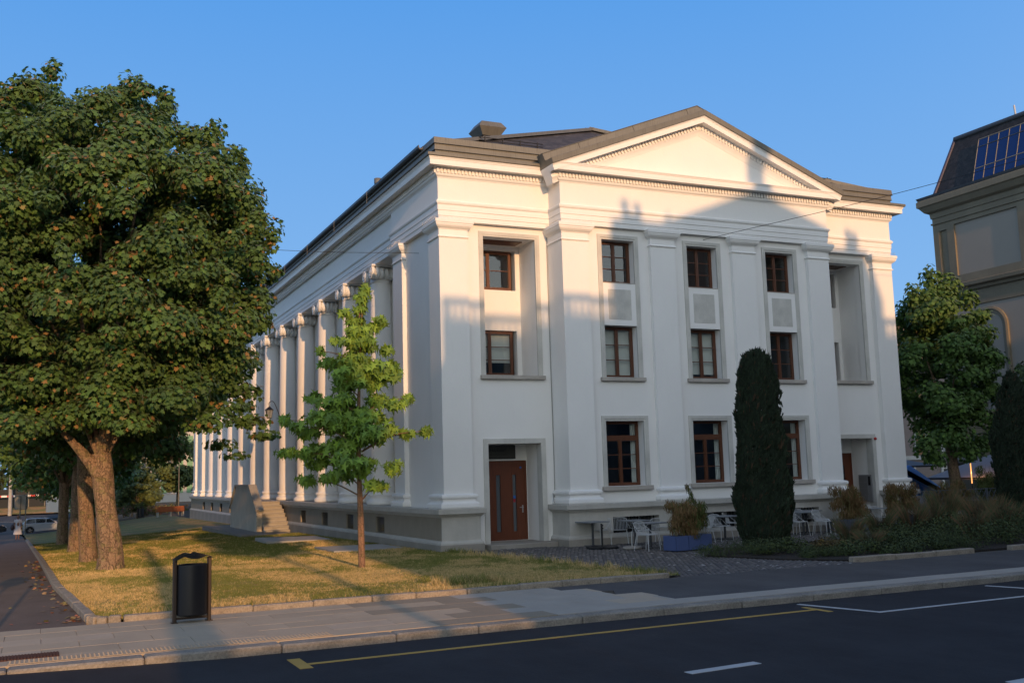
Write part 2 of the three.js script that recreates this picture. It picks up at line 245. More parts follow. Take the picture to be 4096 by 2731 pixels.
{
  const p = structure('pavement', 'paved footway of tan slabs and worn asphalt beside the road', 'pavement');
  mesh('bedding', box(-60, -0.2, 10.6, 60, -0.03, 14.22), M.earth, p);
  const R = rng(5), rowsZ = [10.64, 11.24, 11.84, 12.44, 13.04, 13.64, 14.22];
  const slab = (x0, x1, z0, z1, tone) => { const dy = (R() - 0.5) * 0.005; mesh('paving_slab', chamferBox(x0 + 0.0025, -0.05, z0 + 0.0025, x1 - 0.0025, dy * 0.6, z1 - 0.0025, 0.0035), slabTones[tone], p); };
  const toneAt = (x, r) => (x < -6.4 ? (R() < 0.75 ? 0 : R() < 0.5 ? 1 : 2) : x < -5.3 ? (R() < 0.4 ? 3 : 0) : x < -4.0 ? 3 : x < -2.2 ? 4 : R() < 0.7 ? 4 : 2);
  rowsZ.slice(0, -1).forEach((z0, r) => {
    let x = -17 + (r % 2) * 0.5; const end = r < 5 ? -1.9 + 0.25 * r + (r % 2) * 0.3 : 16;
    while (x < end - 0.05) { const x1 = Math.min(x + 1.0, end); slab(x, x1, z0, rowsZ[r + 1], r >= 5 && x > -1 ? (R() < 0.8 ? 4 : 2) : toneAt(x, r)); x = x1; }
  });
  mesh('asphalt_footway', prism([[-1.89, 10.64], [60, 10.64], [60, 13.63], [-0.89, 13.63], [-0.89, 13.05], [-0.85, 13.03], [-0.85, 12.45], [-1.4, 12.43], [-1.1, 11.85], [-1.36, 11.83], [-1.36, 11.25], [-1.89, 11.23]], -0.04, -0.002), M.asphaltOld, p);
  // domed warning strip and iron drain near the crossing
  const ts = mesh('tactile_strip', box(-11.4, 0.003, 13.86, -7.15, 0.010, 14.18), slabTones[1], p);
  const dome = new THREE.SphereGeometry(0.0135, 8, 4, 0, 6.3, 0, 1.57).scale(1, 0.5, 1), nx = 75, nz = 5;
  instanced('dome', dome, slabTones[0], nx * nz, (o, i) => o.position.set(-11.37 + (i % nx) * 0.0565, 0.010, 13.9 + Math.floor(i / nx) * 0.06), ts).userData.kind = 'stuff';
  const rust = material(0.10, 0.042, 0.025, { tint: T_stone, size: 0.5, rough: 0.9, metal: 0.2 }), dr = mesh('drain_frame', box(-11.75, -0.02, 13.38, -10.78, 0.006, 13.82), rust, p);
  for (let i = 0; i < 24; i++) mesh('grate_bar', box(-11.72 + i * 0.0395, 0.006, 13.41, -11.70 + i * 0.0395, 0.016, 13.79), rust, dr);
}
{
  const k = structure('road_kerb', 'row of worn granite kerb stones along the road', 'kerb'), R = rng(9);
  let x = -17; while (x < 16) { const l = 1.15 + R() * 0.75, x1 = x + l, low = x < -10 ? 0.05 : 0; mesh('kerb_stone', chamferBox(x + 0.006, -0.3, 14.235 + (R() - 0.5) * 0.01, x1 - 0.006, -0.004 - low * 0 + (R() - 0.5) * 0.012, 14.56 + (R() - 0.5) * 0.025, 0.022), M.kerbRoad, k); x = x1; }
}
{
  const k = structure('lawn_kerb', 'low granite kerb edging the lawn', 'kerb'), R = rng(19);
  let x = -9.75; while (x < 0.9) { const x1 = Math.min(0.98, x + 0.8 + R() * 0.5); mesh('kerb_stone', chamferBox(x + 0.004, -0.15, 10.44 + (R() - 0.5) * 0.02, x1 - 0.004, 0.10 + (R() - 0.5) * 0.015, 10.62 + (R() - 0.5) * 0.02, 0.02), M.kerb, k); x = x1; }
  const arc = [[-9.78, 10.53], [-9.98, 10.50], [-10.13, 10.42], [-10.22, 10.27], [-10.25, 10.08]];
  const stone = (a, b) => { const d = V(b[0] - a[0], 0, b[1] - a[1]), g = chamferBox(-d.length() / 2 + 0.003, -0.2, -0.085, d.length() / 2 - 0.003, 0.10 + (R() - 0.5) * 0.02, 0.085, 0.02), y0 = ground((a[0] + b[0]) / 2, (a[1] + b[1]) / 2); mesh('kerb_stone', g.rotateY(-Math.atan2(d.z, d.x)).translate((a[0] + b[0]) / 2, y0, (a[1] + b[1]) / 2), M.kerb, k); };
  for (let i = 0; i < arc.length - 1; i++) stone(arc[i], arc[i + 1]);
  for (let z = 10.08; z > -45;) { const l = 0.9 + R() * 0.4; stone([xLawnLeft(z) - 0.03, z], [xLawnLeft(z - l) - 0.03, z - l]); z -= l; }
  for (let x = 6.1; x < 13.5; x += 1.3) if (Math.abs(x - 10) > 0.65) mesh('kerb_stone', chamferBox(x + 0.004, -0.15, 10.30, x + 1.296, 0.09 + R() * 0.03, 10.48, 0.02), M.kerb, k);
}
{
  const p = structure('path', 'brown asphalt park path along the lawn with fallen leaves', 'path');
  sheetMesh('path_surface', sheet([...range(11.2, 10.64, 1), ...range(10.5, -78, 60)], (z) => xLawnLeft(z) - 7, (z) => xLawnLeft(z) - 0.1, 8, (x, z) => ground(x, z) - 0.006), M.pathway, p);
  const R = rng(77), leaf = new THREE.CircleGeometry(0.045, 5).rotateX(-Math.PI / 2);
  const lv = instanced('fallen_leaves', leaf, material(0.26, 0.16, 0.08, { rough: 1 }), 260, (o) => { const z = 10.2 - Math.pow(R(), 1.3) * 22, e = -Math.log(1 - R() * 0.98) * 0.14, x = xLawnLeft(z) - 0.16 - (R() < 0.8 ? e : R() * 3); o.position.set(x, ground(x, z) + 0.012, z); o.rotation.set((R() - 0.5) * 0.7, R() * 6, (R() - 0.5) * 0.7); o.scale.setScalar(0.5 + R() * 0.8); }, scene, (c) => c.setRGB(0.7 + R() * 0.6, 0.6 + R() * 0.6, 0.6 + R() * 0.5));
  tag(lv, 'dry fallen leaves gathered along the path kerb', 'leaves').userData.kind = 'stuff';
}
{
  const s = structure('far_street', 'asphalt cross street beyond the park', 'road');
  sheetMesh('street_surface', sheet(range(-72, -152, 20), () => -90, (z) => lerp(-4, -6, (z + 72) / -80), 20, (x, z) => ground(x, z) - 0.02), M.asphaltOld, s);
  mesh('lane_line', box(-60, -1.99, -118.1, -6, -1.985, -117.8), M.lineWhite, s);
}
// lawn
{
  const l = structure('lawn', 'dry patchy lawn beside the white building', 'lawn');
  sheetMesh('turf', sheet(range(10.46, -74, 120), (z) => xLawnLeft(z) + 0.03, xLawnRight, 40, (x, z) => ground(x, z) + 0.015 + 0.02 * vnoise(x * 1.3 + 50, z * 1.3 + 200, 4096, 3)), M.lawn, l);
  // mown slabs and paths set in the grass
  const conc = material(0.40, 0.385, 0.36, { tint: T_slab, bump: B_stone, bumpScale: 0.003, size: 1.7, rough: 0.95 });
  const flag = (name, pts, mat) => { const y = Math.max(...pts.map((q) => ground(q[0], q[1]))) + 0.05; mesh(name, prism(pts, y - 0.25, y), mat, l); };
  flag('concrete_slab', [[-2.85, -14.6], [-3.05, -11.25], [-0.6, -10.7], [-0.55, -13.75]], conc);
  flag('concrete_slab', [[-2.58, -5.55], [-2.6, -2.95], [-0.35, -2.75], [-0.35, -5.2]], conc);
  flag('stair_apron', [[-2.75, -30.5], [-2.75, -18.4], [-0.5, -18.2], [-0.25, -30.5]], material(0.235, 0.215, 0.185, { tint: T_slab, bump: B_stone, bumpScale: 0.004, size: 1.9, rough: 0.95 }));
  // blades
  const bl = (w, h, b) => { const g = new THREE.BufferGeometry(), p = [], R = rng(b); for (let i = 0; i < 5; i++) { const a = R() * 6.28, x = (R() - 0.5) * 0.10, z = (R() - 0.5) * 0.10, dx = Math.cos(a) * w, dz = Math.sin(a) * w, lx = (R() - 0.5) * h * 1.1, lz = (R() - 0.5) * h * 1.1, hh = h * (0.55 + R() * 0.6); p.push(x - dx, 0, z - dz, x + dx, 0, z + dz, x + lx, hh, z + lz); } g.setAttribute('position', new THREE.Float32BufferAttribute(p, 3)); g.computeVertexNormals(); return g; };
  const gm = material(1, 1, 1, { rough: 1, side: THREE.DoubleSide });
  const R = rng(31), blocked = (x, z) => (x > -3.1 && x < -0.5 && z > -14.7 && z < -10.7) || (x > -2.65 && x < -0.3 && z > -5.6 && z < -2.7) || (x > -2.8 && z < -18.2 && z > -30.6);
  const colour = (c, x, z) => {
    const a = vnoise(x * 0.55 + 90, z * 0.3 + 90, 4096, 5), b = vnoise(x * 1.9 + 30, z * 1.1 + 30, 4096, 7), f = vnoise(x * 6 + 70, z * 4 + 70, 4096, 9), t = clamp((0.5 * a + 0.35 * b + 0.15 * f - 0.46) * 5.5 + 0.42 + clamp((2 - z) / 10) * 0.35), k = 0.75 + 0.5 * R();
    if (R() < 0.2 + 0.72 * t) c.setRGB(0.155 * k, 0.165 * k, 0.035 * k); else c.setRGB(0.50 * k, 0.36 * k, 0.155 * k);
  };
  const scatter = (name, n, geo, spot, sc) => { const g = instanced(name, geo, gm, n, (o) => { let x, z; do { [x, z] = spot(); } while (blocked(x, z)); o.position.set(x, ground(x, z) + 0.012, z); o.rotation.y = R() * 6.28; o.scale.set(sc, sc * (0.6 + R() * 0.9), sc); }, scene, (c, i, o) => colour(c, o.position.x, o.position.z)); return g; };
  const span = (z0, z1) => () => { const z = lerp(z0, z1, R()); return [lerp(xLawnLeft(z) + 0.06, xLawnRight(z), R()), z]; };
  tag(scatter('grass', 105000, bl(0.006, 0.040, 3), span(10.42, 0), 1), 'short dry grass covering the front of the lawn', 'grass').userData.kind = 'stuff';
  tag(scatter('grass', 75000, bl(0.010, 0.05, 4), span(0, -34), 1.15), 'greener grass in the tree shade at the back of the lawn', 'grass').userData.kind = 'stuff';
  tag(scatter('grass', 1700, bl(0.008, 0.13, 6), () => { const u = R(); if (u < 0.45) { const z = 10.40 - Math.abs(R() + R() - 1) * 0.5; return [lerp(-10.1, 0.9, R()), z]; } if (u < 0.75) { const t = R(); return [lerp(0.15, 1.3, t) - R() * 0.25, t * 10.4]; } return [-2.9 + (R() - 0.5) * 1.6, 8.7 + (R() - 0.5) * 1.1]; }, 1), 'tall unmown grass stalks along the edges of the lawn', 'grass').userData.kind = 'stuff';
}
// cobbled forecourt
{
  const c = structure('cobbled_forecourt', 'cobbled forecourt in front of the restaurant door', 'forecourt');
  mesh('bedding', box(0.0, -0.3, -1.4, 30, -0.022, 10.62), material(0.09, 0.082, 0.072, { tint: T_stone, bump: B_stone, bumpScale: 0.01, size: 1.1, rough: 1 }), c);
  const R = rng(55), tones = [[0.115, 0.108, 0.106], [0.155, 0.145, 0.138], [0.09, 0.087, 0.09], [0.36, 0.355, 0.35]].map((t) => material(...t, { tint: T_granite, bump: B_stone, bumpScale: 0.006, size: 0.31, rough: 0.85 }));
  const stone = (s) => { const g = new THREE.BoxGeometry(0.112, 0.08, 0.10, 2, 2, 2), p = g.attributes.position, Q = rng(s); const jig = [Q(), Q(), Q(), Q()]; for (let i = 0; i < p.count; i++) { let x = p.getX(i), y = p.getY(i), z = p.getZ(i); const e = Math.abs(x) / 0.056, f = Math.abs(z) / 0.05; if (y > 0.03) y -= 0.013 * (e * e + f * f) * 0.9; if (e > 0.9 && f > 0.9) { x *= 0.9; z *= 0.9; } x *= 0.93 + 0.08 * jig[0]; z *= 0.93 + 0.08 * jig[1]; p.setXYZ(i, x, y, z); } g.computeVertexNormals(); return uvs(g, 0.31); };
  const shapes = [stone(1), stone(2), stone(3)]; shapes.forEach((g) => { g.userData.keepUv = true; });
  const cells = []; let row = 0;
  for (let z = 10.56; z > -1.3; z -= 0.113, row++) for (let x = 0.1 + (row % 2) * 0.06; x < 16; x += 0.122) {
    if (x < xLawnRight(z) + 0.02 || (z > 5.3 && x > 6.2)) continue; if (z < 0.6 && (x > 3.2 || z < -0.9)) continue;
    cells.push([x + (R() - 0.5) * 0.012, z + (R() - 0.5) * 0.03 + 0.035 * Math.sin(x * 1.9), R()]);
  }
  const near = cells.slice().sort((a, b) => Math.hypot(a[0] - 3, (a[1] - 10.6)) - Math.hypot(b[0] - 3, b[1] - 10.6)).slice(0, 300), isNear = new Set(near);
  const pose = (o, q) => { o.position.set(q[0], -0.04 + q[2] * 0.01, q[1]); o.rotation.set((q[2] - 0.5) * 0.12, (q[2] * 7 % 1 - 0.5) * 0.22, (q[2] * 13 % 1 - 0.5) * 0.12); };
  near.forEach((q, i) => { const m = mesh('cobble', shapes[i % 3], tones[q[2] < 0.05 ? 3 : i % 3], c); pose(m, q); });
  tones.forEach((t, k) => { const rest = cells.filter((q, i) => !isNear.has(q) && (k === 3 ? q[2] < 0.05 : q[2] >= 0.05 && i % 3 === k)); instanced('cobbles', shapes[k % 3], t, rest.length, (o, i) => pose(o, rest[i]), c).userData.kind = 'stuff'; });
}

// ---------- the white building ----------
const building = thing('neoclassical_building', 'white classical building with pediment, pilasters and a long side colonnade', 'building');
const PW = 0.961, PA = 3.861, PS = 3.3165, PD = 0.829, BW = 18.632, BL = 55.2, XC = BW / 2;
{
  const B = building, part = (name, parent = B) => { const g = new THREE.Group(); g.name = name; parent.add(g); return g; };
  const WZ = -0.2, CZ = 0.68;                                   // wall faces of the side bays and of the centre
  // --- pedestal course ---
  const ledge = [[-0.1, 1.09], [0.25, 1.09], [0.287, 1.105], [0.287, 1.248], [0.27, 1.262], [-0.1, 1.262]];
  const under = [[-0.1, 1.0], [0.155, 1.0], [0.165, 1.03], [0.195, 1.04], [0.21, 1.06], [0.215, 1.09], [-0.1, 1.09]];
  const toe = [[-0.1, 0.2], [0.212, 0.2], [0.212, 0.235], [0.195, 0.265], [0.165, 0.29], [0.15, 0.32], [-0.1, 0.32]];
  const foot = [[-0.1, -0.9], [0.225, -0.9], [0.225, 0.185], [0.212, 0.2], [-0.1, 0.2]];
  const die = [[-0.1, 0.32], [0.14, 0.32], [0.14, 1.0], [-0.1, 1.0]];
  const runs = [[[BW, -BL], [0, -BL], [0, 0], [0.98, 0], [0.98, -0.5]], [[PA, -0.5], [PA, PD], [BW - PA, PD], [BW - PA, -0.5]], [[BW - 0.98, -0.5], [BW - 0.98, 0], [BW, 0], [BW, -BL]]];
  runs.forEach((run, k) => {
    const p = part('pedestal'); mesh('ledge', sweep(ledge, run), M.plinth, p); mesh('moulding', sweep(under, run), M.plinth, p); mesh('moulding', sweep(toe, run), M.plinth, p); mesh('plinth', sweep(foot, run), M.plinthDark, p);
    if (k === 0) {
      const holes = []; for (let i = 0; i < 13; i++) { const z = -6.0 - 3.86 * i; if (z < -52 || (z < -20.4 && z > -28.4)) continue; holes.push([z - 0.5, 0.34, z + 0.5, 0.885]); }
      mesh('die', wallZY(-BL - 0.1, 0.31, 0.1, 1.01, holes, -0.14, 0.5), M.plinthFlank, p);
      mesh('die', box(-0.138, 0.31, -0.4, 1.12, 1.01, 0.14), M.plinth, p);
      for (const [z0, , z1] of holes) { const w = part('basement_window', B); { const p = mesh('pane', new THREE.PlaneGeometry(1.04, 0.58).rotateY(-Math.PI / 2), M.glass, w); p.position.set(-0.055, 0.61, (z0 + z1) / 2); } for (let b = 0; b < 7; b++) { const z = lerp(z0, z1, (b + 0.5) / 7); mesh('bar', box(-0.085, 0.34, z - 0.008, -0.07, 0.885, z + 0.008), M.iron, w); } }
    } else if (k === 1) {
      const holes = [[5.25, 0.02, 6.95, 0.82], [8.45, 0.02, 10.2, 0.82], [11.75, 0.02, 13.45, 0.82]];
      mesh('die', wallXY(PA - 0.14, -0.4, BW - PA + 0.14, 1.01, holes, PD + 0.14, 0.5), M.plinth, p); mesh('die', box(PA - 0.138, -0.4, -0.4, PA + 0.4, 1.01, PD + 0.05), M.plinth, p); mesh('die', box(BW - PA - 0.4, -0.4, -0.4, BW - PA + 0.138, 1.01, PD + 0.05), M.plinth, p);
      for (const [x0, , x1] of holes) { const w = part('basement_window', B); { const p = mesh('pane', new THREE.PlaneGeometry(x1 - x0 + 0.1, 0.9), M.glass, w); p.position.set((x0 + x1) / 2, 0.42, 0.62); } for (let b = 0; b < 14; b++) { const x = lerp(x0, x1, (b + 0.5) / 14); mesh('bar', box(x - 0.012, 0.02, 0.72, x + 0.012, 0.82, 0.745), M.darkMetal, w); } }
    } else mesh('die', box(BW - 1.12, 0.31, -0.4, BW + 0.14, 1.01, 0.14), M.plinth, p);
  });
  mesh('colonnade_floor', box(-0.1, 1.0, -BL + 0.05, 1.0, 1.255, -0.3), M.plinth, B);

  // --- walls ---
  const cols = [6.0, XC, BW - 6.0];
  const holesC = cols.flatMap((x) => [[x - 0.615, 8.33, x + 0.615, 9.77], [x - 0.615, 5.235, x + 0.615, 6.93], [x - 0.71, 1.77, x + 0.71, 3.84]]);
  const wallC = mesh('wall', wallXY(PA + 0.06, 1.2, BW - PA - 0.06, 10.2, holesC, CZ, 0.42), M.white, B);
  const bay = (x0, x1, L) => {   // a side bay: loggia above, door recess below; L = 1 for the right one
    const mx = (x) => x + (L ? 13.8 : 0), hole = (a, b, c, d) => [mx(a), b, mx(c), d];
    mesh('wall', wallXY(x0, -0.4, x1, 10.2, [hole(1.56, 5.33, 3.40, 9.79), hole(1.56, 0.13, 3.40, 3.2)], WZ, 0.34), M.white, B);
    const bz = -1.42, back = wallXY(Math.min(mx(1.2), mx(3.7)), 5.2, Math.max(mx(1.2), mx(3.7)), 10.2, [hole(1.42, 8.30, 3.24, 9.64), hole(1.42, 5.44, 3.24, 6.95)], bz, 0.3);
    const lg = part('loggia'); mesh('back_wall', back, M.white, lg);
    const sx = (a, b) => [Math.min(mx(a), mx(b)), Math.max(mx(a), mx(b))]; let s = sx(3.40, 3.7); mesh('side_wall', box(s[0], 5.1, bz, s[1], 10.2, WZ - 0.33), M.white, lg); s = sx(1.2, 1.56); mesh('side_wall', box(s[0], 5.1, bz, s[1], 10.2, WZ - 0.33), M.white, lg);
    s = sx(1.56, 3.40); mesh('floor', box(s[0], 5.1, bz, s[1], 5.325, WZ - 0.33), M.sill, lg); mesh('ceiling', box(s[0], 9.795, bz, s[1], 10.1, WZ - 0.33), M.white, lg);
    s = sx(1.75, 3.15); mesh('ceiling_panel', box(s[0], 9.77, bz + 0.22, s[1], 9.80, WZ - 0.42), M.wood, lg);
    const dz = -1.30, dr = part('door_recess'); s = sx(3.40, 3.7); mesh('side_wall', box(s[0], -0.2, dz - 0.1, s[1], 3.5, WZ - 0.33), M.white, dr); s = sx(1.2, 1.56); mesh('side_wall', box(s[0], -0.2, dz - 0.1, s[1], 3.5, WZ - 0.33), M.white, dr);
    s = sx(1.56, 3.40); mesh('soffit', box(s[0], 3.205, dz - 0.1, s[1], 3.6, WZ - 0.33), M.white, dr); mesh('back_wall', wallXY(s[0], 0.1, s[1], 3.3, [hole(1.98, 0.14, 3.385, 2.68)], dz, 0.12), M.white, dr);
    mesh('threshold', chamferBox(Math.min(mx(1.36), mx(3.62)), -0.3, dz - 0.12, Math.max(mx(1.36), mx(3.62)), 0.135, 0.36, 0.015), M.plinthDark, dr);
    return { mx, sx, bz, dz, hole };
  };
  const bayL = bay(0.9, PA + 0.1, 0), bayR = bay(BW - PA - 0.1, BW - 0.9, 1);
  // left flank, colonnade wall, far block, rear and right walls
  mesh('wall', box(0.15, 1.2, -3.7, 0.5, 10.2, -0.5), M.white, B);
  mesh('wall', box(0.86, 1.2, -BL + 4, 1.2, 10.2, -4.4), M.white, B);
  mesh('wall', box(0.15, 1.2, -BL + 0.4, 0.5, 10.2, -BL + 3.8), M.white, B);
  mesh('wall', box(0.3, -0.6, -BL + 0.2, BW - 0.2, 12, -BL + 0.5), M.white, B);
  mesh('wall', box(BW - 0.5, -0.6, -BL + 0.2, BW - 0.15, 10.2, -0.5), M.white, B);
  // inner partitions and floors that keep the rooms dark
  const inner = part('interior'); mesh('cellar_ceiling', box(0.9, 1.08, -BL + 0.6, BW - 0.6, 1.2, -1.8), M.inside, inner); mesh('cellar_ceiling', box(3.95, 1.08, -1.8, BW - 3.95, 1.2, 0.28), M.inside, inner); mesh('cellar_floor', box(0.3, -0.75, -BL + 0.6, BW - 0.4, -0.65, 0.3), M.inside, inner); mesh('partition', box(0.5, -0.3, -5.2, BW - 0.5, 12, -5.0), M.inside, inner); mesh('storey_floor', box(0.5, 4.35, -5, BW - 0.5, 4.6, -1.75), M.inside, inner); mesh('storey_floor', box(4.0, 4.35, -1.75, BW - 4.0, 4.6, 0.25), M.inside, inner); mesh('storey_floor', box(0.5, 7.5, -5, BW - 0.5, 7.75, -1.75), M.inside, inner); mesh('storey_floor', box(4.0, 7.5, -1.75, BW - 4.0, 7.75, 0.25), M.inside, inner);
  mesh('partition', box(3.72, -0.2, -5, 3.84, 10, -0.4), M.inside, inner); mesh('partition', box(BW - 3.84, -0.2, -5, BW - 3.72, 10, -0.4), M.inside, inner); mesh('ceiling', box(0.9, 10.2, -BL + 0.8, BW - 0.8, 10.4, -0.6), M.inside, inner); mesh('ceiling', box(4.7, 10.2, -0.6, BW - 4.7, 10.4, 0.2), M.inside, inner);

  // --- windows ---
  const frameBox = (x0, y0, x1, y1, w, z0, z1) => [box(x0, y0, z0, x0 + w, y1, z1), box(x1 - w, y0, z0, x1, y1, z1), box(x0 + w, y0, z0, x1 - w, y0 + w, z1), box(x0 + w, y1 - w, z0, x1 - w, y1, z1)];
  function windowIn(x0, y0, x1, y1, z, o = {}) {
    const w = part('window'), fr = [...frameBox(x0, y0, x1, y1, 0.055, z - 0.1, z)]; let top = y1 - 0.055; const panes = [];
    if (o.transom) { fr.push(box(x0 + 0.055, o.transom - 0.05, z - 0.1, x1 - 0.055, o.transom + 0.05, z + 0.015), ...frameBox(x0 + 0.055, o.transom + 0.05, x1 - 0.055, y1 - 0.055, 0.035, z - 0.075, z - 0.01)); panes.push([x0 + 0.09, o.transom + 0.085, x1 - 0.09, y1 - 0.09]); top = o.transom - 0.05; }
    const xm = o.mid ?? (x0 + x1) / 2; fr.push(box(xm - 0.012, y0 + 0.055, z - 0.09, xm + 0.012, top, z + 0.02));
    for (const [a, b] of [[x0 + 0.055, xm - 0.012], [xm + 0.012, x1 - 0.055]]) {
      fr.push(...frameBox(a, y0 + 0.055, b, top, 0.042, z - 0.075, z + 0.005)); const n = o.rows ?? 3, ya = y0 + 0.097, yb = top - 0.042;
      for (let i = 1; i < n; i++) { const y = lerp(ya, yb, i / n); fr.push(box(a + 0.042, y - 0.012, z - 0.06, b - 0.042, y + 0.012, z - 0.002)); }
      for (let i = 0; i < n; i++) panes.push([a + 0.036, lerp(ya, yb, i / n) + (i ? 0.008 : -0.006), b - 0.036, lerp(ya, yb, (i + 1) / n) - (i < n - 1 ? 0.008 : -0.006)]);
    }
    mesh('frame', fr, M.wood, w); for (const [a, b, c, d] of panes) { const p = mesh('pane', new THREE.PlaneGeometry(c - a, d - b), M.glass, w); p.position.set((a + c) / 2, (b + d) / 2, z - 0.035); }
    if (o.blind) mesh('roller_blind', box(x0 + 0.02, o.blind, z - 0.16, x1 - 0.06, y1, z - 0.15), M.blind, w);
    return w;
  }
  cols.forEach((x, i) => {
    windowIn(x - 0.61, 8.34, x + 0.61, 9.765, 0.38); windowIn(x - 0.61, 5.24, x + 0.61, 6.925, 0.38, { blind: [5.27, 5.42, 0][i] }); { const w = windowIn(x - 0.705, 1.775, x + 0.705, 3.835, 0.33, { transom: 3.30 }), R = rng(61 + i), c = []; for (let k = 0; k < 5; k++) c.push(cyl(V(x + 0.66 - k * 0.035, 1.8, 0.14 + (k % 2) * 0.03), V(x + 0.66 - k * 0.035, 3.8, 0.14 + (k % 2) * 0.03), 0.024, 0.02, 8)); mesh('curtain', c, M.blind, w); }
    const s = part('window_surround'), band = [[-0.005, -0.05], [0.155, -0.05], [0.155, 0.032], [0.06, 0.032], [0.055, 0.022], [0.045, 0.015], [-0.005, 0.015]];
    const up = (x0, y0, x1, y1) => sweep(band.map(([a, b]) => [a, b]), [[x0, y0], [x0, y1], [x1, y1], [x1, y0]], (a, b, c) => [a, b, CZ + c]);
    mesh('architrave', up(x - 0.615, 5.235, x + 0.615, 9.77), M.surround, s); mesh('sill', chamferBox(x - 0.83, 5.12, CZ - 0.3, x + 0.83, 5.235, CZ + 0.11, 0.01), M.sill, s);
    mesh('plaque', chamferBox(x - 0.43, 7.13, CZ - 0.05, x + 0.43, 8.12, CZ + 0.014, 0.004), M.plaque, s); mesh('spandrel', box(x - 0.62, 6.93, CZ - 0.1, x + 0.62, 8.33, CZ + 0.005), M.white, s);
    mesh('spandrel_sill', box(x - 0.614, 8.325, CZ - 0.3, x + 0.614, 8.342, CZ + 0.02), M.sill, s);
    const g = part('window_surround'); mesh('architrave', up(x - 0.71, 1.76, x + 0.71, 3.84), M.surround, g); mesh('sill', chamferBox(x - 0.92, 1.64, CZ - 0.3, x + 0.92, 1.765, CZ + 0.12, 0.01), M.sill, g);
  });
  for (const b of [bayL, bayR]) {
    const s = b.sx(1.43, 3.13); windowIn(s[0], 8.31, s[1], 9.63, b.bz - 0.1, { rows: 2, mid: b.mx(2.29) }); windowIn(s[0], 5.45, s[1], 6.94, b.bz - 0.1, { mid: b.mx(2.29), blind: b === bayL ? 5.9 : 0 });
    const t = b.sx(1.56, 3.40), sg = part('window_surround'), band = [[-0.005, -0.05], [0.15, -0.05], [0.15, 0.03], [0.05, 0.03], [0.045, 0.018], [-0.005, 0.015]];
    mesh('architrave', sweep(band, [[t[0], 5.33], [t[0], 9.79], [t[1], 9.79], [t[1], 5.33]], (a, c, y) => [a, c, WZ + y]), M.surround, sg); mesh('sill', chamferBox(t[0] - 0.19, 5.22, WZ - 0.3, t[1] + 0.2, 5.335, WZ + 0.13, 0.01), M.sill, sg);
    const dg = part('door_surround'); mesh('jamb', box(t[0] - 0.155, 0.12, WZ - 0.3, t[0] + 0.006, 3.2, WZ + 0.035), M.surround, dg); mesh('jamb', box(t[1] - 0.006, 0.12, WZ - 0.3, t[1] + 0.155, 3.2, WZ + 0.035), M.surround, dg); mesh('lintel', chamferBox(t[0] - 0.155, 3.194, WZ - 0.3, t[1] + 0.155, 3.35, WZ + 0.037, 0.006), M.surround, dg);
    const d = part('door'), e = b.sx(1.985, 3.38), z = b.dz - 0.02, W = e[1] - e[0];
    mesh('frame', frameBox(e[0], 0.14, e[1], 2.675, 0.06, z - 0.1, z + 0.02), M.door, d);
    const lx0 = e[0] + 0.06, lx1 = e[1] - 0.06, st = [[0.27, 0.42], [0.78, 0.93]].map(([p, q]) => [e[0] + p * W / 1.4 * 1.15, e[0] + q * W / 1.4 * 1.1]);
    mesh('leaf', wallXY(lx0, 0.15, lx1, 2.615, st.map(([p, q]) => [p, 0.42, q, 2.22]), z, 0.06), M.door, d);
    for (const [p, q] of st) { mesh('glass_strip', box(p, 0.42, z - 0.045, q, 2.22, z - 0.03), M.doorGlass, d); mesh('bead', frameBox(p - 0.02, 0.40, q + 0.02, 2.24, 0.02, z - 0.02, z + 0.012), M.door, d); }
    const hx = e[1] - 0.16; mesh('handle', [box(hx - 0.02, 1.0, z, hx + 0.02, 1.24, z + 0.012), cyl(V(hx, 1.17, z), V(hx, 1.17, z + 0.06), 0.011), cyl(V(hx + 0.01, 1.17, z + 0.06), V(hx - 0.13, 1.17, z + 0.06), 0.011)], M.steel, d);
    for (const y of [0.34, 1.15, 1.72, 2.1]) mesh('hinge', box(e[0] + 0.045, y, z + 0.018, e[0] + 0.065, y + 0.13, z + 0.04), M.steel, d);
    const blue = material(0.02, 0.12, 0.42, { rough: 0.6 }), red = material(0.30, 0.01, 0.02, { rough: 0.6 }), yel = material(0.65, 0.5, 0.03, { rough: 0.6 }), wh = material(0.7, 0.7, 0.7, { rough: 0.6 });
    if (b === bayL) { mesh('sticker', box(st[1][0] + 0.03, 1.46, z - 0.03, st[1][0] + 0.12, 1.55, z - 0.024), blue, d); mesh('sticker', box(st[1][0] + 0.03, 1.34, z - 0.03, st[1][0] + 0.11, 1.445, z - 0.024), red, d); mesh('sticker', new THREE.CylinderGeometry(0.035, 0.035, 0.008, 20).rotateX(Math.PI / 2).translate(e[1] - 0.2, 2.45, z + 0.006), blue, d); }
    else { mesh('notice', box(e[1] - 0.42, 1.3, z, e[1] - 0.26, 1.58, z + 0.006), wh, d); mesh('notice', box(e[1] - 0.40, 1.46, z + 0.007, e[1] - 0.28, 1.55, z + 0.01), yel, d); mesh('notice', box(e[1] - 0.40, 1.32, z + 0.007, e[1] - 0.28, 1.42, z + 0.01), yel, d);
      const mb = part('letterbox_bank'); mesh('casing', box(17.13, 0.84, -0.95, 17.198, 1.84, -0.30), material(0.26, 0.265, 0.265, { rough: 0.5, metal: 0.3 }), mb);
      for (let i = 0; i < 4; i++) mesh('letterbox', box(17.118, 0.88 + i * 0.235, -0.92, 17.131, 1.09 + i * 0.235, -0.50), material(0.23, 0.235, 0.235, { rough: 0.45, metal: 0.4 }), mb); mesh('intercom', box(17.118, 1.45, -0.46, 17.131, 1.78, -0.36), M.iron, mb);
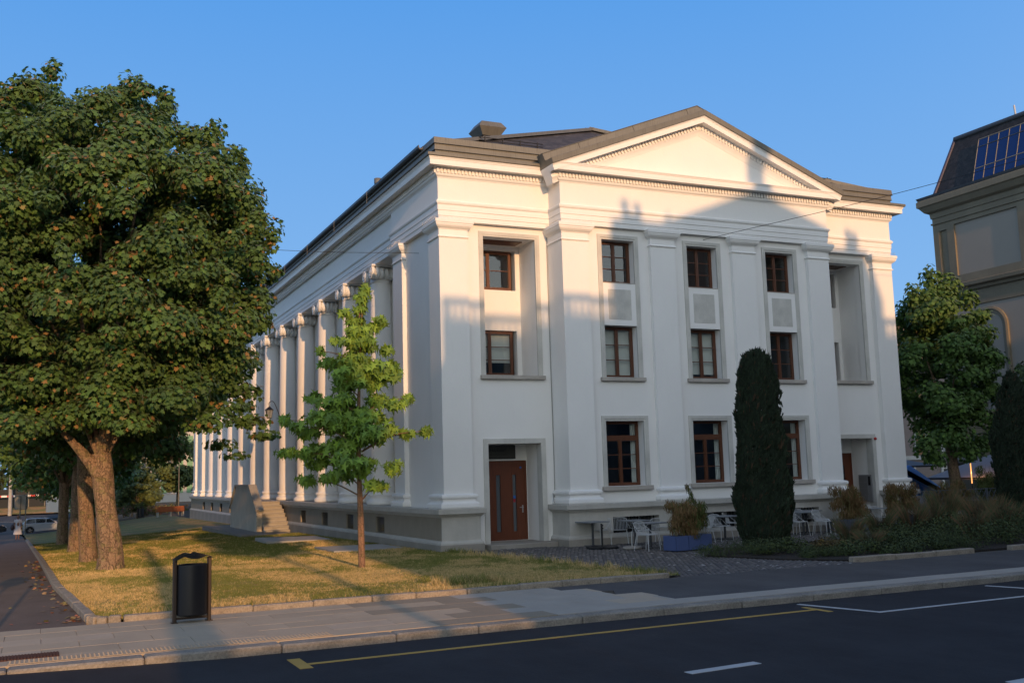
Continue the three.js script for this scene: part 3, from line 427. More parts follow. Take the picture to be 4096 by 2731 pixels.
      mesh('alarm_lamp', new THREE.SphereGeometry(0.055, 14, 10).translate(17.31, 3.17, WZ + 0.07), material(0.45, 0.01, 0.01, { rough: 0.35 }), B); }
  }
  { // sign over the restaurant door, flat print on a board
    const cv = document.createElement('canvas'); cv.width = 1024; cv.height = 400; const x = cv.getContext('2d'); x.fillStyle = '#3c3b36'; x.fillRect(0, 0, 1024, 400); x.fillStyle = '#0d0d0d'; x.font = 'bold 104px sans-serif'; x.fillText('RESTAURANT', 120, 190); x.font = '54px sans-serif'; x.fillStyle = '#191917'; x.fillText("L'OLIVIER DU SACRÉ COEUR", 122, 290); x.strokeStyle = '#191917'; x.lineWidth = 8; x.strokeRect(14, 14, 996, 372);
    const t = new THREE.CanvasTexture(cv); t.colorSpace = THREE.SRGBColorSpace; const s = part('restaurant_sign'); const m = new THREE.MeshStandardMaterial({ map: t, roughness: 0.6 }); m.userData.size = 1;
    const g = new THREE.PlaneGeometry(1.26, 0.42); g.userData.keepUv = true; const f = mesh('lettering', g, m, s); f.position.set(2.33, 2.955, bayL.dz + 0.062); mesh('board', box(1.68, 2.735, bayL.dz, 2.98, 3.175, bayL.dz + 0.06), M.darkMetal, s);
  }

  // --- pilasters ---
  const capP = [[-0.06, 9.61], [0.025, 9.61], [0.04, 9.63], [0.04, 9.65], [0.02, 9.67], [0.005, 9.68], [0.005, 9.865], [0.022, 9.87], [0.03, 9.89], [0.045, 9.90], [0.075, 9.92], [0.115, 9.96], [0.14, 10.01], [0.145, 10.05], [0.165, 10.06], [0.17, 10.155], [0.16, 10.165], [-0.06, 10.165]];
  const baseP = [[-0.06, 1.255], [0.10, 1.255], [0.128, 1.275], [0.142, 1.31], [0.142, 1.385], [0.128, 1.42], [0.10, 1.442], [0.07, 1.446], [0.055, 1.47], [0.048, 1.50], [0.055, 1.535], [0.07, 1.552], [0.10, 1.565], [0.112, 1.595], [0.112, 1.635], [0.10, 1.668], [0.06, 1.685], [0.012, 1.695], [-0.06, 1.70]];
  const pilaster = (poly, path) => { const p = mesh('pilaster', prism(poly, 1.3, 10.2), M.white, B); mesh('base', sweep(baseP, path), M.trim, p); mesh('capital', sweep(capP, path), M.trim, p); const sp = []; const R = rng(poly[0][0] * 100 | 0);
    for (let i = 0; i < path.length - 1; i++) { const a = path[i], b = path[i + 1], l = Math.hypot(b[0] - a[0], b[1] - a[1]); if (l < 0.5) continue; const nx = -(b[1] - a[1]) / l, nz = (b[0] - a[0]) / l; for (let s = -0.12; s < l + 0.12; s += 0.045) { const x = a[0] + (b[0] - a[0]) * s / l + nx * 0.12, z = a[1] + (b[1] - a[1]) * s / l + nz * 0.12; for (const o of [-1, 1]) sp.push(cyl(V(x, 10.165, z), V(x + nx * 0.04 * o + (R() - 0.5) * 0.02, 10.29, z + nz * 0.04 * o), 0.0016, 0.0016, 3)); } }
    if (sp.length) mesh('bird_spikes', sp, M.steel, p).userData.kind = 'stuff'; };
  pilaster([[0.3, -PW], [0, -PW], [0, 0], [PW, 0], [PW, -0.4], [0.3, -0.4]], [[0.15, -PW], [0, -PW], [0, 0], [PW, 0], [PW, WZ]]);
  pilaster([[BW - PW, -0.4], [BW - PW, 0], [BW, 0], [BW, -PW], [BW - 0.4, -PW], [BW - 0.4, -0.4]], [[BW - PW, WZ], [BW - PW, 0], [BW, 0], [BW, -PW], [BW - 0.15, -PW]]);
  for (let k = 0; k < 4; k++) { const x0 = PA + k * PS, x1 = x0 + PW, zl = k === 0 ? WZ : CZ, zr = k === 3 ? WZ : CZ; pilaster([[x0, zl - 0.1], [x0, PD], [x1, PD], [x1, zr - 0.1]], [[x0, zl], [x0, PD], [x1, PD], [x1, zr]]); }
  pilaster([[0.9, -4.6], [0, -4.6], [0, -3.62], [0.4, -3.62]], [[0.9, -4.6], [0, -4.6], [0, -3.62], [0.15, -3.62]]);
  pilaster([[0.4, -BL + 3.62], [0, -BL + 3.62], [0, -BL + 4.6], [0.9, -BL + 4.6]], [[0.15, -BL + 3.62], [0, -BL + 3.62], [0, -BL + 4.6], [0.9, -BL + 4.6]]);
  pilaster([[0.4, -BL], [0, -BL], [0, -BL + PW], [0.4, -BL + PW]], [[0.4, -BL], [0, -BL], [0, -BL + PW], [0.15, -BL + PW]]);

  // --- columns of the flank ---
  {
    const shaft = lathe([[0.462, 1.70], [0.470, 1.74], [0.455, 1.78], [0.455, 3.5], [0.448, 5.0], [0.432, 6.8], [0.408, 8.4], [0.385, 9.48], [0.385, 9.51], [0.41, 9.52], [0.41, 9.55], [0.385, 9.56], [0.385, 9.76]], 40);
    const base = lathe([[0.40, 1.25], [0.575, 1.26], [0.61, 1.30], [0.612, 1.38], [0.575, 1.44], [0.53, 1.45], [0.505, 1.49], [0.50, 1.53], [0.515, 1.57], [0.545, 1.59], [0.555, 1.63], [0.54, 1.68], [0.47, 1.70]], 40);
    const ring = []; for (let i = 0; i <= 60; i++) { const t = i / 60 - 0.5, r = 0.135 + 0.045 * Math.abs(t) * 2 + 0.085 * Math.pow(Math.abs(Math.cos(i / 60 * Math.PI * 5)), 0.6); ring.push([r, t * 0.90]); }
    ring.unshift([0, -0.45]); ring.push([0, 0.45]); const VY = 9.845, VZ = 0.40;
    const bolster = (z) => lathe(ring, 22).rotateZ(Math.PI / 2).translate(0, VY, z);
    const spiral = (z, m, x) => { const p = []; for (let i = 0; i <= 44; i++) { const a = i / 44 * 4.6 * Math.PI, r = 0.245 * (1 - 0.80 * i / 44); p.push(V(x - 0.03 * Math.sign(-x) * (i / 44), VY + r * Math.cos(a), z + m * r * Math.sin(a))); } return new THREE.TubeGeometry(new THREE.CatmullRomCurve3(p), 90, 0.034, 6); };
    const disc = (z, x) => new THREE.CylinderGeometry(0.25, 0.25, 0.05, 26).rotateZ(Math.PI / 2).translate(x, VY, z), eye = (z, x) => new THREE.SphereGeometry(0.055, 12, 8).translate(x, VY, z);
    const capParts = [bolster(VZ), bolster(-VZ), box(-0.45, 9.97, -VZ, 0.45, 10.095, VZ), new THREE.CylinderGeometry(0.45, 0.39, 0.18, 32).translate(0, 9.79, 0)];
    for (const x of [-0.46, 0.46]) for (const m of [-1, 1]) capParts.push(disc(m * VZ, x), spiral(m * VZ, m, x + Math.sign(x) * 0.035), eye(m * VZ, x + Math.sign(x) * 0.05));
    for (const y of [10.0, 10.055]) capParts.push(tube([V(-0.50, y + 0.06, -VZ), V(-0.505, y - 0.02, 0), V(-0.50, y + 0.06, VZ)], 0.022, 12, 6));
    capParts.push(chamferBox(-0.53, 10.095, -0.60, 0.53, 10.15, 0.60, 0.02));
    const col = mesh('column', shaft, M.white, B); mesh('base', base, M.trim, col); mesh('capital', capParts, M.trim, col); col.position.set(0.49, 0, -7.586);
    for (let i = 1; i <= 10; i++) { const c = col.clone(); c.position.z = -7.586 - 4 * i; B.add(c); }
  }

  // --- entablature ---
  const lower = [[BW - 0.0, -BL], [0, -BL], [0, -BL + 4.65], [0.12, -BL + 4.65], [0.12, -4.68], [0, -4.68], [0, 0], [PA, 0], [PA, PD], [BW - PA, PD], [BW - PA, 0], [BW, 0], [BW, -BL]];
  const upper = [[BW, -BL], [0, -BL], [0, 0], [PA, 0], [PA, PD], [BW - PA, PD], [BW - PA, 0], [BW, 0], [BW, -BL]];
  mesh('architrave', sweep([[-0.75, 10.145], [0, 10.145], [0, 10.285], [0.02, 10.30], [0.02, 10.455], [0.04, 10.47], [0.04, 10.64], [0.055, 10.655], [0.07, 10.67], [0.085, 10.70], [0.09, 10.745], [0.06, 10.765], [0.055, 10.79], [-0.75, 10.79]], lower), M.trim, B);
  mesh('frieze', sweep([[-0.75, 10.79], [0.015, 10.79], [0.015, 11.5], [-0.75, 11.5]], lower), M.white, B);
  const cor = mesh('cornice', sweep([[-0.6, 11.5], [0.03, 11.5], [0.035, 11.525], [0.055, 11.54], [0.085, 11.565], [0.10, 11.595], [0.105, 11.625], [0.085, 11.63], [0.085, 11.79], [0.155, 11.79], [0.16, 11.812], [0.345, 11.822], [0.355, 11.80], [0.385, 11.80], [0.39, 11.965], [0.402, 11.972], [0.41, 12.0], [0.43, 12.025], [0.435, 12.05], [-0.6, 12.05]], upper), M.trim, B);
  // dentils: those of the front one by one, the long flank's tail together
  const dent = new THREE.BoxGeometry(0.072, 0.148, 0.085), places = [];
  const along = (a, b, n) => { for (let i = 0; i < n; i++) { const t = (i + 0.5) / n, dx = b[0] - a[0], dz = b[1] - a[1], l = Math.hypot(dx, dz); places.push([a[0] + dx * t - dz / l * 0.098, 11.714, a[1] + dz * t + dx / l * 0.098, Math.abs(dz) > Math.abs(dx)]); } };
  along([-0.10, 0], [PA - 0.16, 0], 32); along([PA - 0.10, PD], [BW - PA + 0.10, PD], 93); along([BW - PA + 0.16, 0], [BW + 0.1, 0], 32); along([PA, 0.16], [PA, PD - 0.02], 6);
  const flank = []; { const n = 456; for (let i = 0; i < n; i++) flank.push([-0.098, 11.714, 0.08 - (i + 0.5) * 0.121]); }
  for (const [x, y, z, side] of places) { const d = mesh('dentil', dent, M.trim, cor); d.position.set(x, y, z); if (side) d.rotation.y = Math.PI / 2; }
  for (const [x, y, z] of flank.slice(0, 40)) { const d = mesh('dentil', dent, M.trim, cor); d.position.set(x, y, z); d.rotation.y = Math.PI / 2; }
  instanced('dentils', dent, M.trim, flank.length - 40, (o, i) => { o.position.set(...flank[i + 40]); o.rotation.y = Math.PI / 2; }, cor).userData.kind = 'stuff';
  // metal coverings above the side bays and the flank
  const sideRuns = [[[BW, -BL], [0, -BL], [0, 0], [PA + 0.25, 0]], [[BW - PA - 0.25, 0], [BW, 0], [BW, -BL]]];
  sideRuns.forEach((run) => {
    const m = M.zinc; mesh('flashing', sweep([[-0.5, 12.05], [0.455, 12.05], [0.485, 12.065], [0.485, 12.15], [0.47, 12.158], [0.10, 12.19], [-0.5, 12.19]], run), m, B);
    [[12.19, 12.345, 0.115], [12.345, 12.545, 0.14], [12.545, 12.765, 0.165]].forEach(([a, b, e], i) => mesh('attic_band', sweep([[-0.5, a], [e - 0.035, a], [e + 0.018, a + 0.012], [e, a + 0.03], [e - 0.012, b], [-0.5, b]], run), m, B));
  });
  // gutter and roof edge fittings of the long flank
  mesh('gutter', sweep([[0.12, 12.70], [0.17, 12.66], [0.26, 12.66], [0.30, 12.71], [0.30, 12.80], [0.28, 12.80], [0.27, 12.72], [0.19, 12.70], [0.15, 12.78], [0.12, 12.78]], [[0, -BL], [0, -0.9]]), M.zincDark, B);
  for (let i = 0; i < 6; i++) mesh('gutter_strap', box(-0.50, 12.16, -6.02 - i * 4.6, -0.49, 12.62, -6.0 - i * 4.6), M.zinc, B);
  mesh('rainwater_hopper', sweep([[0, 12.05], [0.10, 12.05], [0.16, 12.55], [0.42, 12.66], [0.42, 12.72], [0, 12.72]], [[-0.1, -27.6], [-0.1, -26.7]]), M.zinc, B);

  // --- pediment ---
  const rise = 0.389, yS = (x) => 14.035 - rise * Math.abs(x - XC), xl = PA - 0.385, xr = BW - xl, rakePath = [[xl, yS(xl)], [XC, 14.035], [xr, yS(xr)]];
  const rake = (prof) => sweep(prof, rakePath, (a, b, c) => [a, b, PD + c]);   // profile [up from the soffit line, out of the wall]
  const ped = mesh('pediment', rake([[0.0, -0.45], [0.0, 0.345], [-0.02, 0.355], [-0.02, 0.397], [0.135, 0.402], [0.14, 0.415], [0.165, 0.425], [0.187, 0.447], [0.187, -0.45]]), M.trim, B);
  mesh('bed_moulding', rake([[0.01, -0.4], [0.01, 0.16], [-0.012, 0.157], [-0.014, 0.085], [-0.165, 0.085], [-0.168, 0.105], [-0.19, 0.10], [-0.22, 0.075], [-0.25, 0.055], [-0.29, 0.035], [-0.33, 0.02], [-0.36, 0.012], [-0.36, -0.4]]), M.trim, ped);
  { const s = new THREE.Shape([[xl + 0.6, 11.9], [xr - 0.6, 11.9], [XC, yS(XC) - 0.2]].map((p) => new THREE.Vector2(...p))); mesh('tympanum', new THREE.ExtrudeGeometry(s, { depth: 0.3, bevelEnabled: false }).translate(0, 0, PD - 0.297), M.white, ped); }
  { const n = 43; for (const m of [-1, 1]) for (let i = 0; i < n; i++) { const dx = 0.13 + i * 0.121, x = XC + m * dx, y = yS(x) - 0.094; if (y < 12.06) continue; const d = mesh('dentil', dent, M.trim, ped); d.position.set(x, y, PD + 0.098); d.rotation.z = -m * Math.atan(rise); } }
  mesh('rake_flashing', rake([[0.187, -0.45], [0.187, 0.465], [0.20, 0.485], [0.355, 0.50], [0.372, 0.49], [0.372, -0.45]]), M.zinc, ped);
  mesh('rake_upstand', rake([[0.372, 0.03], [0.385, 0.075], [0.40, 0.06], [0.62, 0.05], [0.635, 0.07], [0.65, 0.06], [0.65, -0.35], [0.372, -0.35]]), M.zinc, ped);
  for (const x of [4.6, 6.7, 8.9, 10.6, 12.8]) { const y = yS(x) + 0.55, g = box(-0.006, -0.12, 0, 0.006, 0.13, 0.014); mesh('seam', g.rotateZ(x < XC ? Math.atan(rise) : -Math.atan(rise)).translate(x, y, PD + 0.052), M.zincDark, ped); }

  // --- roof ---
  const tri = (...t) => { const g = new THREE.BufferGeometry(); g.setAttribute('position', new THREE.Float32BufferAttribute(t.flat(2), 3)); g.computeVertexNormals(); return g; };
  const eA = [0.1, 12.62, -0.1], eB = [BW - 0.1, 12.62, -0.1], eC = [BW - 0.1, 12.62, -BL + 0.1], eD = [0.1, 12.62, -BL + 0.1], aF = [XC, 16.26, -6.66], aB = [XC, 16.26, -BL + 6.66];
  const roof = mesh('roof', tri([eA, eB, aF], [eB, eC, aB], [eB, aB, aF], [eC, eD, aB], [eD, eA, aF], [eD, aF, aB]), M.slate, B);
  const bar = (a, b, w, h) => { const A = V(...a), C = V(...b), d = C.clone().sub(A), g = box(-w / 2, -h / 2, 0, w / 2, h / 2, d.length()); const q = new THREE.Matrix4().lookAt(C, A, V(0, 1, 0)); g.applyMatrix4(q); return g.translate(A.x, A.y, A.z); };
  for (const [a, b] of [[eA, aF], [eB, aF], [aF, aB]]) mesh('ridge_cap', bar([a[0], a[1] + 0.05, a[2]], [b[0], b[1] + 0.05, b[2]], 0.42, 0.12), M.zinc, roof);
  const gR = (x) => yS(x) + 0.5; mesh('gable_roof', tri([[xl + 0.3, gR(xl + 0.3), PD - 0.2], [XC, gR(XC), PD - 0.2], [XC, gR(XC), -4.5]], [[xl + 0.3, gR(xl + 0.3), PD - 0.2], [XC, gR(XC), -4.5], [xl + 0.3, gR(xl + 0.3), -1.2]], [[xr - 0.3, gR(xr - 0.3), PD - 0.2], [XC, gR(XC), -4.5], [XC, gR(XC), PD - 0.2]], [[xr - 0.3, gR(xr - 0.3), PD - 0.2], [xr - 0.3, gR(xr - 0.3), -1.2], [XC, gR(XC), -4.5]]), M.slate, roof);
  // snow rails
  const onFront = (x) => { const t = 0.16; return [x, 12.62 + (16.26 - 12.62) * t + 0.0, -0.1 - 6.56 * t]; };
  for (const [x0, x1] of [[1.9, 4.3], [14.6, 17.0]]) { const g = part('snow_rail', roof); for (const dy of [0.1, 0.2]) mesh('rail', cyl(V(x0, onFront(0)[1] + dy, onFront(0)[2]), V(x1, onFront(0)[1] + dy, onFront(0)[2]), 0.016, 0.016, 6), M.iron, g); for (let i = 0; i < 4; i++) { const x = lerp(x0 + 0.25, x1 - 0.2, i / 3); mesh('bracket', box(x - 0.01, onFront(0)[1] - 0.02, onFront(0)[2] - 0.03, x + 0.01, onFront(0)[1] + 0.24, onFront(0)[2] + 0.02), M.iron, g); } }
  const vent = part('roof_vent', roof), vz = M.zinc; const frus = (r0, r1, h, y) => new THREE.CylinderGeometry(r1 * 0.7071, r0 * 0.7071, h, 4, 1).rotateY(Math.PI / 4).toNonIndexed().translate(4.25, y, -5.7);
  mesh('cowl', [frus(0.72, 1.12, 0.30, 15.20), frus(1.12, 0.80, 0.24, 15.47)].map((g) => { g.computeVertexNormals(); return g; }), vz, vent); mesh('stack', box(3.95, 13.9, -6.0, 4.55, 15.06, -5.4), M.zincDark, vent);
  for (const [x, z, h] of [[0.75, -8.6, 1.05], [1.35, -22.0, 0.6], [1.1, -33, 0.7]]) { const y = 12.62 + 0.397 * (x - 0.1); const p = mesh('vent_pipe', lathe([[0.11, y - 0.3], [0.11, y + h - 0.2], [0.15, y + h - 0.2], [0.15, y + h], [0, y + h]], 14).translate(x, 0, z), M.zinc, roof); }

  // --- stair on the flank ---
  {
    const s = part('stair'), st = material(0.36, 0.335, 0.29, { tint: T_stone, bump: B_stone, bumpScale: 0.005, size: 1.7 }); const n = 8, z0 = -19.85, dz = 0.29, y0 = -0.24, dy = (1.26 - y0) / n;
    for (let i = 0; i < n; i++) { const yt = y0 + dy * (i + 1), z = z0 - i * dz, w = mesh('step', box(-1.38, y0 - 0.4, -28.0 + i * dz, -0.2, yt - 0.055, z - 0.045), st, s); mesh('tread', chamferBox(-1.385, yt - 0.055, -28.0 + i * dz, -0.195, yt, z, 0.014), st, w); }
    const pts = [[-28.05, -0.7], [-28.05, 0.90], [-26.4, 2.0], [-22.6, 2.0], [-20.75, 0.90], [-20.75, -0.7]];
    const sh = new THREE.Shape(pts.map((p) => new THREE.Vector2(...p))), par = mesh('parapet', new THREE.ExtrudeGeometry(sh, { depth: 0.27, bevelEnabled: false }).rotateY(-Math.PI / 2).translate(-1.36, 0, 0), material(0.52, 0.45, 0.355, { tint: T_stone, bump: B_stone, bumpScale: 0.004, size: 2.1 }), s);
    mesh('coping', sweep([[0, -1.70], [0.10, -1.70], [0.10, -1.31], [0, -1.31]], [[-28.15, 0.83], [-26.4, 2.0], [-22.6, 2.0], [-20.62, 0.82]], (a, b, c) => [c, b, a]), st, par);
  }
  // wall lantern
  { const l = part('wall_lantern'), z = -23.4; mesh('bracket', tube([V(0.1, 5.3, z), V(-0.12, 5.9, z), V(-0.3, 6.25, z), V(-0.5, 6.2, z), V(-0.5, 5.95, z)], 0.02, 24, 6), M.iron, l); const g = new THREE.CylinderGeometry(0.2, 0.12, 0.42, 6).translate(-0.5, 5.62, z); mesh('glass', g, material(0.25, 0.27, 0.28, { rough: 0.2, ior: 1.5 }), l); mesh('cap', [new THREE.ConeGeometry(0.25, 0.2, 6).translate(-0.5, 5.92, z), new THREE.CylinderGeometry(0.13, 0.13, 0.04, 6).translate(-0.5, 5.40, z), ...[0, 1, 2, 3, 4, 5].map((i) => { const a = (i + 0.0) * Math.PI / 3; return cyl(V(-0.5 + Math.sin(a) * 0.12, 5.41, z + Math.cos(a) * 0.12), V(-0.5 + Math.sin(a) * 0.2, 5.83, z + Math.cos(a) * 0.2), 0.012, 0.012, 4); })], M.iron, l); }
  // lightning conductor in the left re-entrant corner
  mesh('conductor_cable', tube([V(PA - 0.02, 11.3, WZ + 0.03), V(PA - 0.03, 10.15, WZ + 0.03), V(PA - 0.03, 6, WZ + 0.02), V(PA - 0.03, 1.8, WZ + 0.02), V(PA - 0.16, 1.6, WZ + 0.15), V(PA - 0.2, 1.3, WZ + 0.3)], 0.012, 60, 5), material(0.3, 0.29, 0.27, { rough: 0.6 }), B);
}

// ---------- vegetation ----------
function leafShape(pts) { const p = []; for (let i = 0; i < pts.length; i++) { const a = pts[i], b = pts[(i + 1) % pts.length]; p.push(0, 0.1, 0.03, a[0], a[1], -0.05 * Math.abs(a[0]), b[0], b[1], -0.05 * Math.abs(b[0])); } const g = new THREE.BufferGeometry(); g.setAttribute('position', new THREE.Float32BufferAttribute(p, 3)); g.computeVertexNormals(); return g; }
const mapleLeaf = leafShape([[0, -0.42], [0.20, -0.32], [0.46, -0.34], [0.30, -0.08], [0.52, 0.16], [0.26, 0.16], [0, 0.58], [-0.26, 0.16], [-0.52, 0.16], [-0.30, -0.08], [-0.46, -0.34], [-0.20, -0.32]]);
const starLeaf = leafShape([[0, -0.22], [0.42, -0.46], [0.19, 0.0], [0.60, 0.12], [0.16, 0.20], [0, 0.75], [-0.16, 0.20], [-0.60, 0.12], [-0.19, 0.0], [-0.42, -0.46]]);
const ovalLeaf = leafShape([[0, -0.5], [0.24, -0.1], [0.18, 0.3], [0, 0.55], [-0.18, 0.3], [-0.24, -0.1]]);
const bladeLeaf = leafShape([[0, -0.5], [0.07, 0.0], [0, 0.55], [-0.07, 0.0]]);
const sprig = mergeGeometries([0, 1, 2].map((i) => leafShape([[0, -0.4], [0.13, 0.1], [0, 0.55], [-0.13, 0.1]]).rotateZ((i - 1) * 0.6).rotateY(i * 1.1)));
const leafMat = material(1, 1, 1, { rough: 0.75, transmission: 0.32, thickness: 0, side: THREE.DoubleSide });
const needleMat = material(1, 1, 1, { rough: 0.95, side: THREE.DoubleSide });
// leaves spread through a set of ellipsoidal clumps [x, y, z, rx, ry, rz]
function crown(parent, blobs, n, geo, size, tones, seed, o = {}) {
  const R = rng(seed), w = blobs.map((b) => Math.pow(b[3] * b[4] * b[5], 0.62)), tot = w.reduce((a, b) => a + b, 0), acc = []; w.reduce((a, b, i) => (acc[i] = a + b / tot), 0);
  const N = V(), up = o.up ?? 0.55, rnd = o.rnd ?? 0.7; let hueOf = blobs.map(() => R());
  let cur = 0;
  return instanced(o.name ?? 'crown', geo, o.mat ?? leafMat, n, (t) => {
    const u = R(); cur = acc.findIndex((a) => a >= u); if (cur < 0) cur = blobs.length - 1; const b = blobs[cur];
    const th = R() * 6.283, cz = R() * 2 - 1, sz = Math.sqrt(1 - cz * cz), r = Math.pow(R(), o.shell ?? 0.42), d = [sz * Math.cos(th), cz, sz * Math.sin(th)];
    t.position.set(b[0] + d[0] * r * b[3], b[1] + d[1] * r * b[4], b[2] + d[2] * r * b[5]);
    N.set(d[0] + (R() - 0.5) * rnd * 2, d[1] * 0.6 + up + (R() - 0.5) * rnd, d[2] + (R() - 0.5) * rnd * 2).normalize();
    t.up.set(0, 1, 0); t.lookAt(t.position.x + N.x, t.position.y + N.y, t.position.z + N.z); t.rotateZ(o.droop ? Math.PI + (R() - 0.5) * 1.2 : R() * 6.283); const s = size * (0.65 + 0.7 * R()); t.scale.set(s, s, s);
  }, parent, (c, i, t) => { const k = 0.75 + 0.5 * R(); tones(c, hueOf[cur], R, t); c.multiplyScalar(k); });
}
function limb(pts, r0, r1, n = 14, k = 9) { // tapered, slightly wavering stem
  const cv = new THREE.CatmullRomCurve3(pts), fr = cv.computeFrenetFrames(n, false), pos = [], idx = [];
  for (let i = 0; i <= n; i++) { const p = cv.getPointAt(i / n), r = lerp(r0, r1, Math.pow(i / n, 0.8)); for (let j = 0; j <= k; j++) { const a = j / k * 6.2832, q = p.clone().addScaledVector(fr.normals[i], Math.cos(a) * r * (1 + 0.08 * Math.sin(a * 3 + i))).addScaledVector(fr.binormals[i], Math.sin(a) * r * (1 + 0.06 * Math.cos(a * 2 + i * 0.7))); pos.push(q.x, q.y, q.z); } }
  for (let i = 0; i < n; i++) for (let j = 0; j < k; j++) { const a = i * (k + 1) + j, b = a + k + 1; idx.push(a, a + 1, b, a + 1, b + 1, b); }
  const g = new THREE.BufferGeometry(); g.setAttribute('position', new THREE.Float32BufferAttribute(pos, 3)); g.setIndex(idx); g.computeVertexNormals(); return g;
}
const mapleTone = (autumn) => (c, h, R, t) => { if (R() < autumn * (0.4 + 1.3 * h)) { R() < 0.75 ? c.setRGB(0.27, 0.15, 0.035) : c.setRGB(0.24, 0.20, 0.05); } else { const y = R() * 0.6 + h * 0.4; c.setRGB(lerp(0.038, 0.092, y), lerp(0.098, 0.185, y), lerp(0.014, 0.022, y)); } };
function bigTree(name, label, x, z, o) {
  const y = ground(x, z), t = thing(name, label, 'tree', x, y - 0.05, z, 0, o.group), R = rng(o.seed), blobs = [], [cx, cy, cz, rx, ry, rz] = o.crown;
  for (let i = 0; i < (o.clumps ?? 130); i++) {
    const th = R() * 6.283, cu = R() * 2 - 1, su = Math.sqrt(1 - cu * cu), r = 0.55 + 0.45 * Math.pow(R(), 0.4), b = [cx + su * Math.cos(th) * rx * r, cy + cu * ry * r, cz + su * Math.sin(th) * rz * r];
    if (b[1] < o.under + 0.3) b[1] = o.under + 0.3 + R() * 0.8; const s = (o.clump ?? 0.85) * (0.65 + 0.7 * R()); blobs.push([...b, s * 1.15, s * 0.72, s * 1.15]);
  }
  for (const b of o.extra ?? []) blobs.push(b);
  for (let i = 0; i < (o.sprigs ?? 0); i++) { const th = R() * 6.283, cu = R() * 1.5 - 0.5, su = Math.sqrt(Math.max(0, 1 - cu * cu)), q = 1.02 + R() * 0.1; blobs.push([cx + su * Math.cos(th) * rx * q, cy + cu * ry * q, cz + su * Math.sin(th) * rz * q, 0.22 + R() * 0.2, 0.18 + R() * 0.3, 0.22 + R() * 0.2]); }
  const h = o.fork, r = o.r, stems = [limb(o.trunk ?? [V(0, -0.3, 0), V(0, 0.3, 0), V(0.02, h * 0.5, 0), V(0.04, h, 0)], r * 1.18, r * 0.92, 16, 14)];
  const top = (o.trunk ?? [V(0.04, h, 0)]).slice(-1)[0];
  for (let i = 0; i < (o.limbs ?? 9); i++) { const b = blobs[(i * 17) % blobs.length], e = V(b[0], b[1], b[2]); stems.push(limb([top.clone().add(V(0, -0.25, 0)), top.clone().lerp(e, 0.35).add(V(0, 0.5, 0)), e], r * 0.32, 0.02, 10, 7)); }
  if (o.bough) stems.push(limb(o.bough, r * 0.75, r * 0.3, 10, 10));
  const tr = mesh('trunk', stems, o.bark ?? M.bark, t);
  if (o.root) mesh('root_flare', lathe([[r * 1.7, -0.25], [r * 1.4, 0.02], [r * 1.22, 0.18], [r * 1.15, 0.4]], 16), o.bark ?? M.bark, tr);
  crown(t, blobs, o.n, o.leaf ?? mapleLeaf, o.size, o.tone, o.seed + 5, { shell: 0.5, rnd: 0.75, mat: o.mat });
  return t;
}
const mg = 'maples in a row beside the path';
bigTree('maple_tree', 'large maple with turning leaves and thick mottled trunk nearest the street', -9.22, -2.0, { seed: 101, crown: [-0.5, 8.7, 0, 4.5, 4.95, 4.4], under: 3.9, clumps: 330, clump: 0.68, sprigs: 150, n: 185000, size: 0.134, fork: 3.5, r: 0.29, root: 1, limbs: 16, tone: mapleTone(0.06), group: mg,
  trunk: [V(0.12, -0.3, 0), V(0.05, 0.3, 0), V(-0.12, 1.6, 0), V(-0.30, 3.3, 0)], bough: [V(-0.28, 2.6, 0), V(-0.65, 3.15, 0.1), V(-1.3, 3.9, 0.2)],
  extra: [[0.2, 13.75, 0.3, 0.4, 0.8, 0.4], [0.1, 13.1, 0.8, 0.8, 0.8, 0.8], [-2.4, 13.3, 0.6, 0.4, 0.8, 0.45], [-3.3, 12.9, 0, 0.6, 0.9, 0.7], [-1.2, 12.7, 1, 0.55, 0.5, 0.55], [1.0, 13.0, 0.4, 0.5, 0.5, 0.5], [2.0, 12.4, 0.4, 0.5, 0.45, 0.5], [2.7, 11.7, 0.4, 0.55, 0.5, 0.55], [3.5, 10.6, 0.6, 0.5, 0.45, 0.5], [4.0, 8.9, 0.4, 0.6, 0.3, 0.45], [4.5, 8.7, 0.4, 0.35, 0.2, 0.3], [3.9, 7.9, 0.4, 0.5, 0.35, 0.45], [4.1, 7.0, 0.2, 0.45, 0.25, 0.35], [3.2, 5.3, 0.5, 0.6, 0.35, 0.5], [3.0, 4.5, 0.8, 0.7, 0.25, 0.45], [3.6, 4.55, 0.7, 0.45, 0.14, 0.25], [2.4, 4.1, 1.2, 0.8, 0.35, 0.6], [0.3, 4.0, 2.4, 0.8, 0.35, 0.6], [-2.6, 3.95, 2.2, 1.1, 0.4, 0.8], [1.2, 4.6, 2.8, 0.8, 0.4, 0.7]] });
bigTree('maple_tree', 'second maple in the row, its trunk half hidden by the nearest one', -9.55, -7.4, { seed: 102, crown: [0.3, 8.3, 0, 4.8, 4.6, 4.4], under: 3.6, clumps: 200, clump: 0.72, n: 60000, size: 0.18, fork: 3.6, r: 0.24, root: 1, tone: mapleTone(0.07), group: mg, trunk: [V(0, -0.3, 0), V(-0.02, 0.5, 0), V(-0.12, 1.8, 0), V(-0.2, 3.5, 0)], extra: [[5.0, 4.6, 0.5, 0.9, 0.3, 0.5], [5.6, 4.1, 0.3, 0.7, 0.2, 0.4], [4.8, 5.6, 0.3, 0.9, 0.4, 0.5]] });
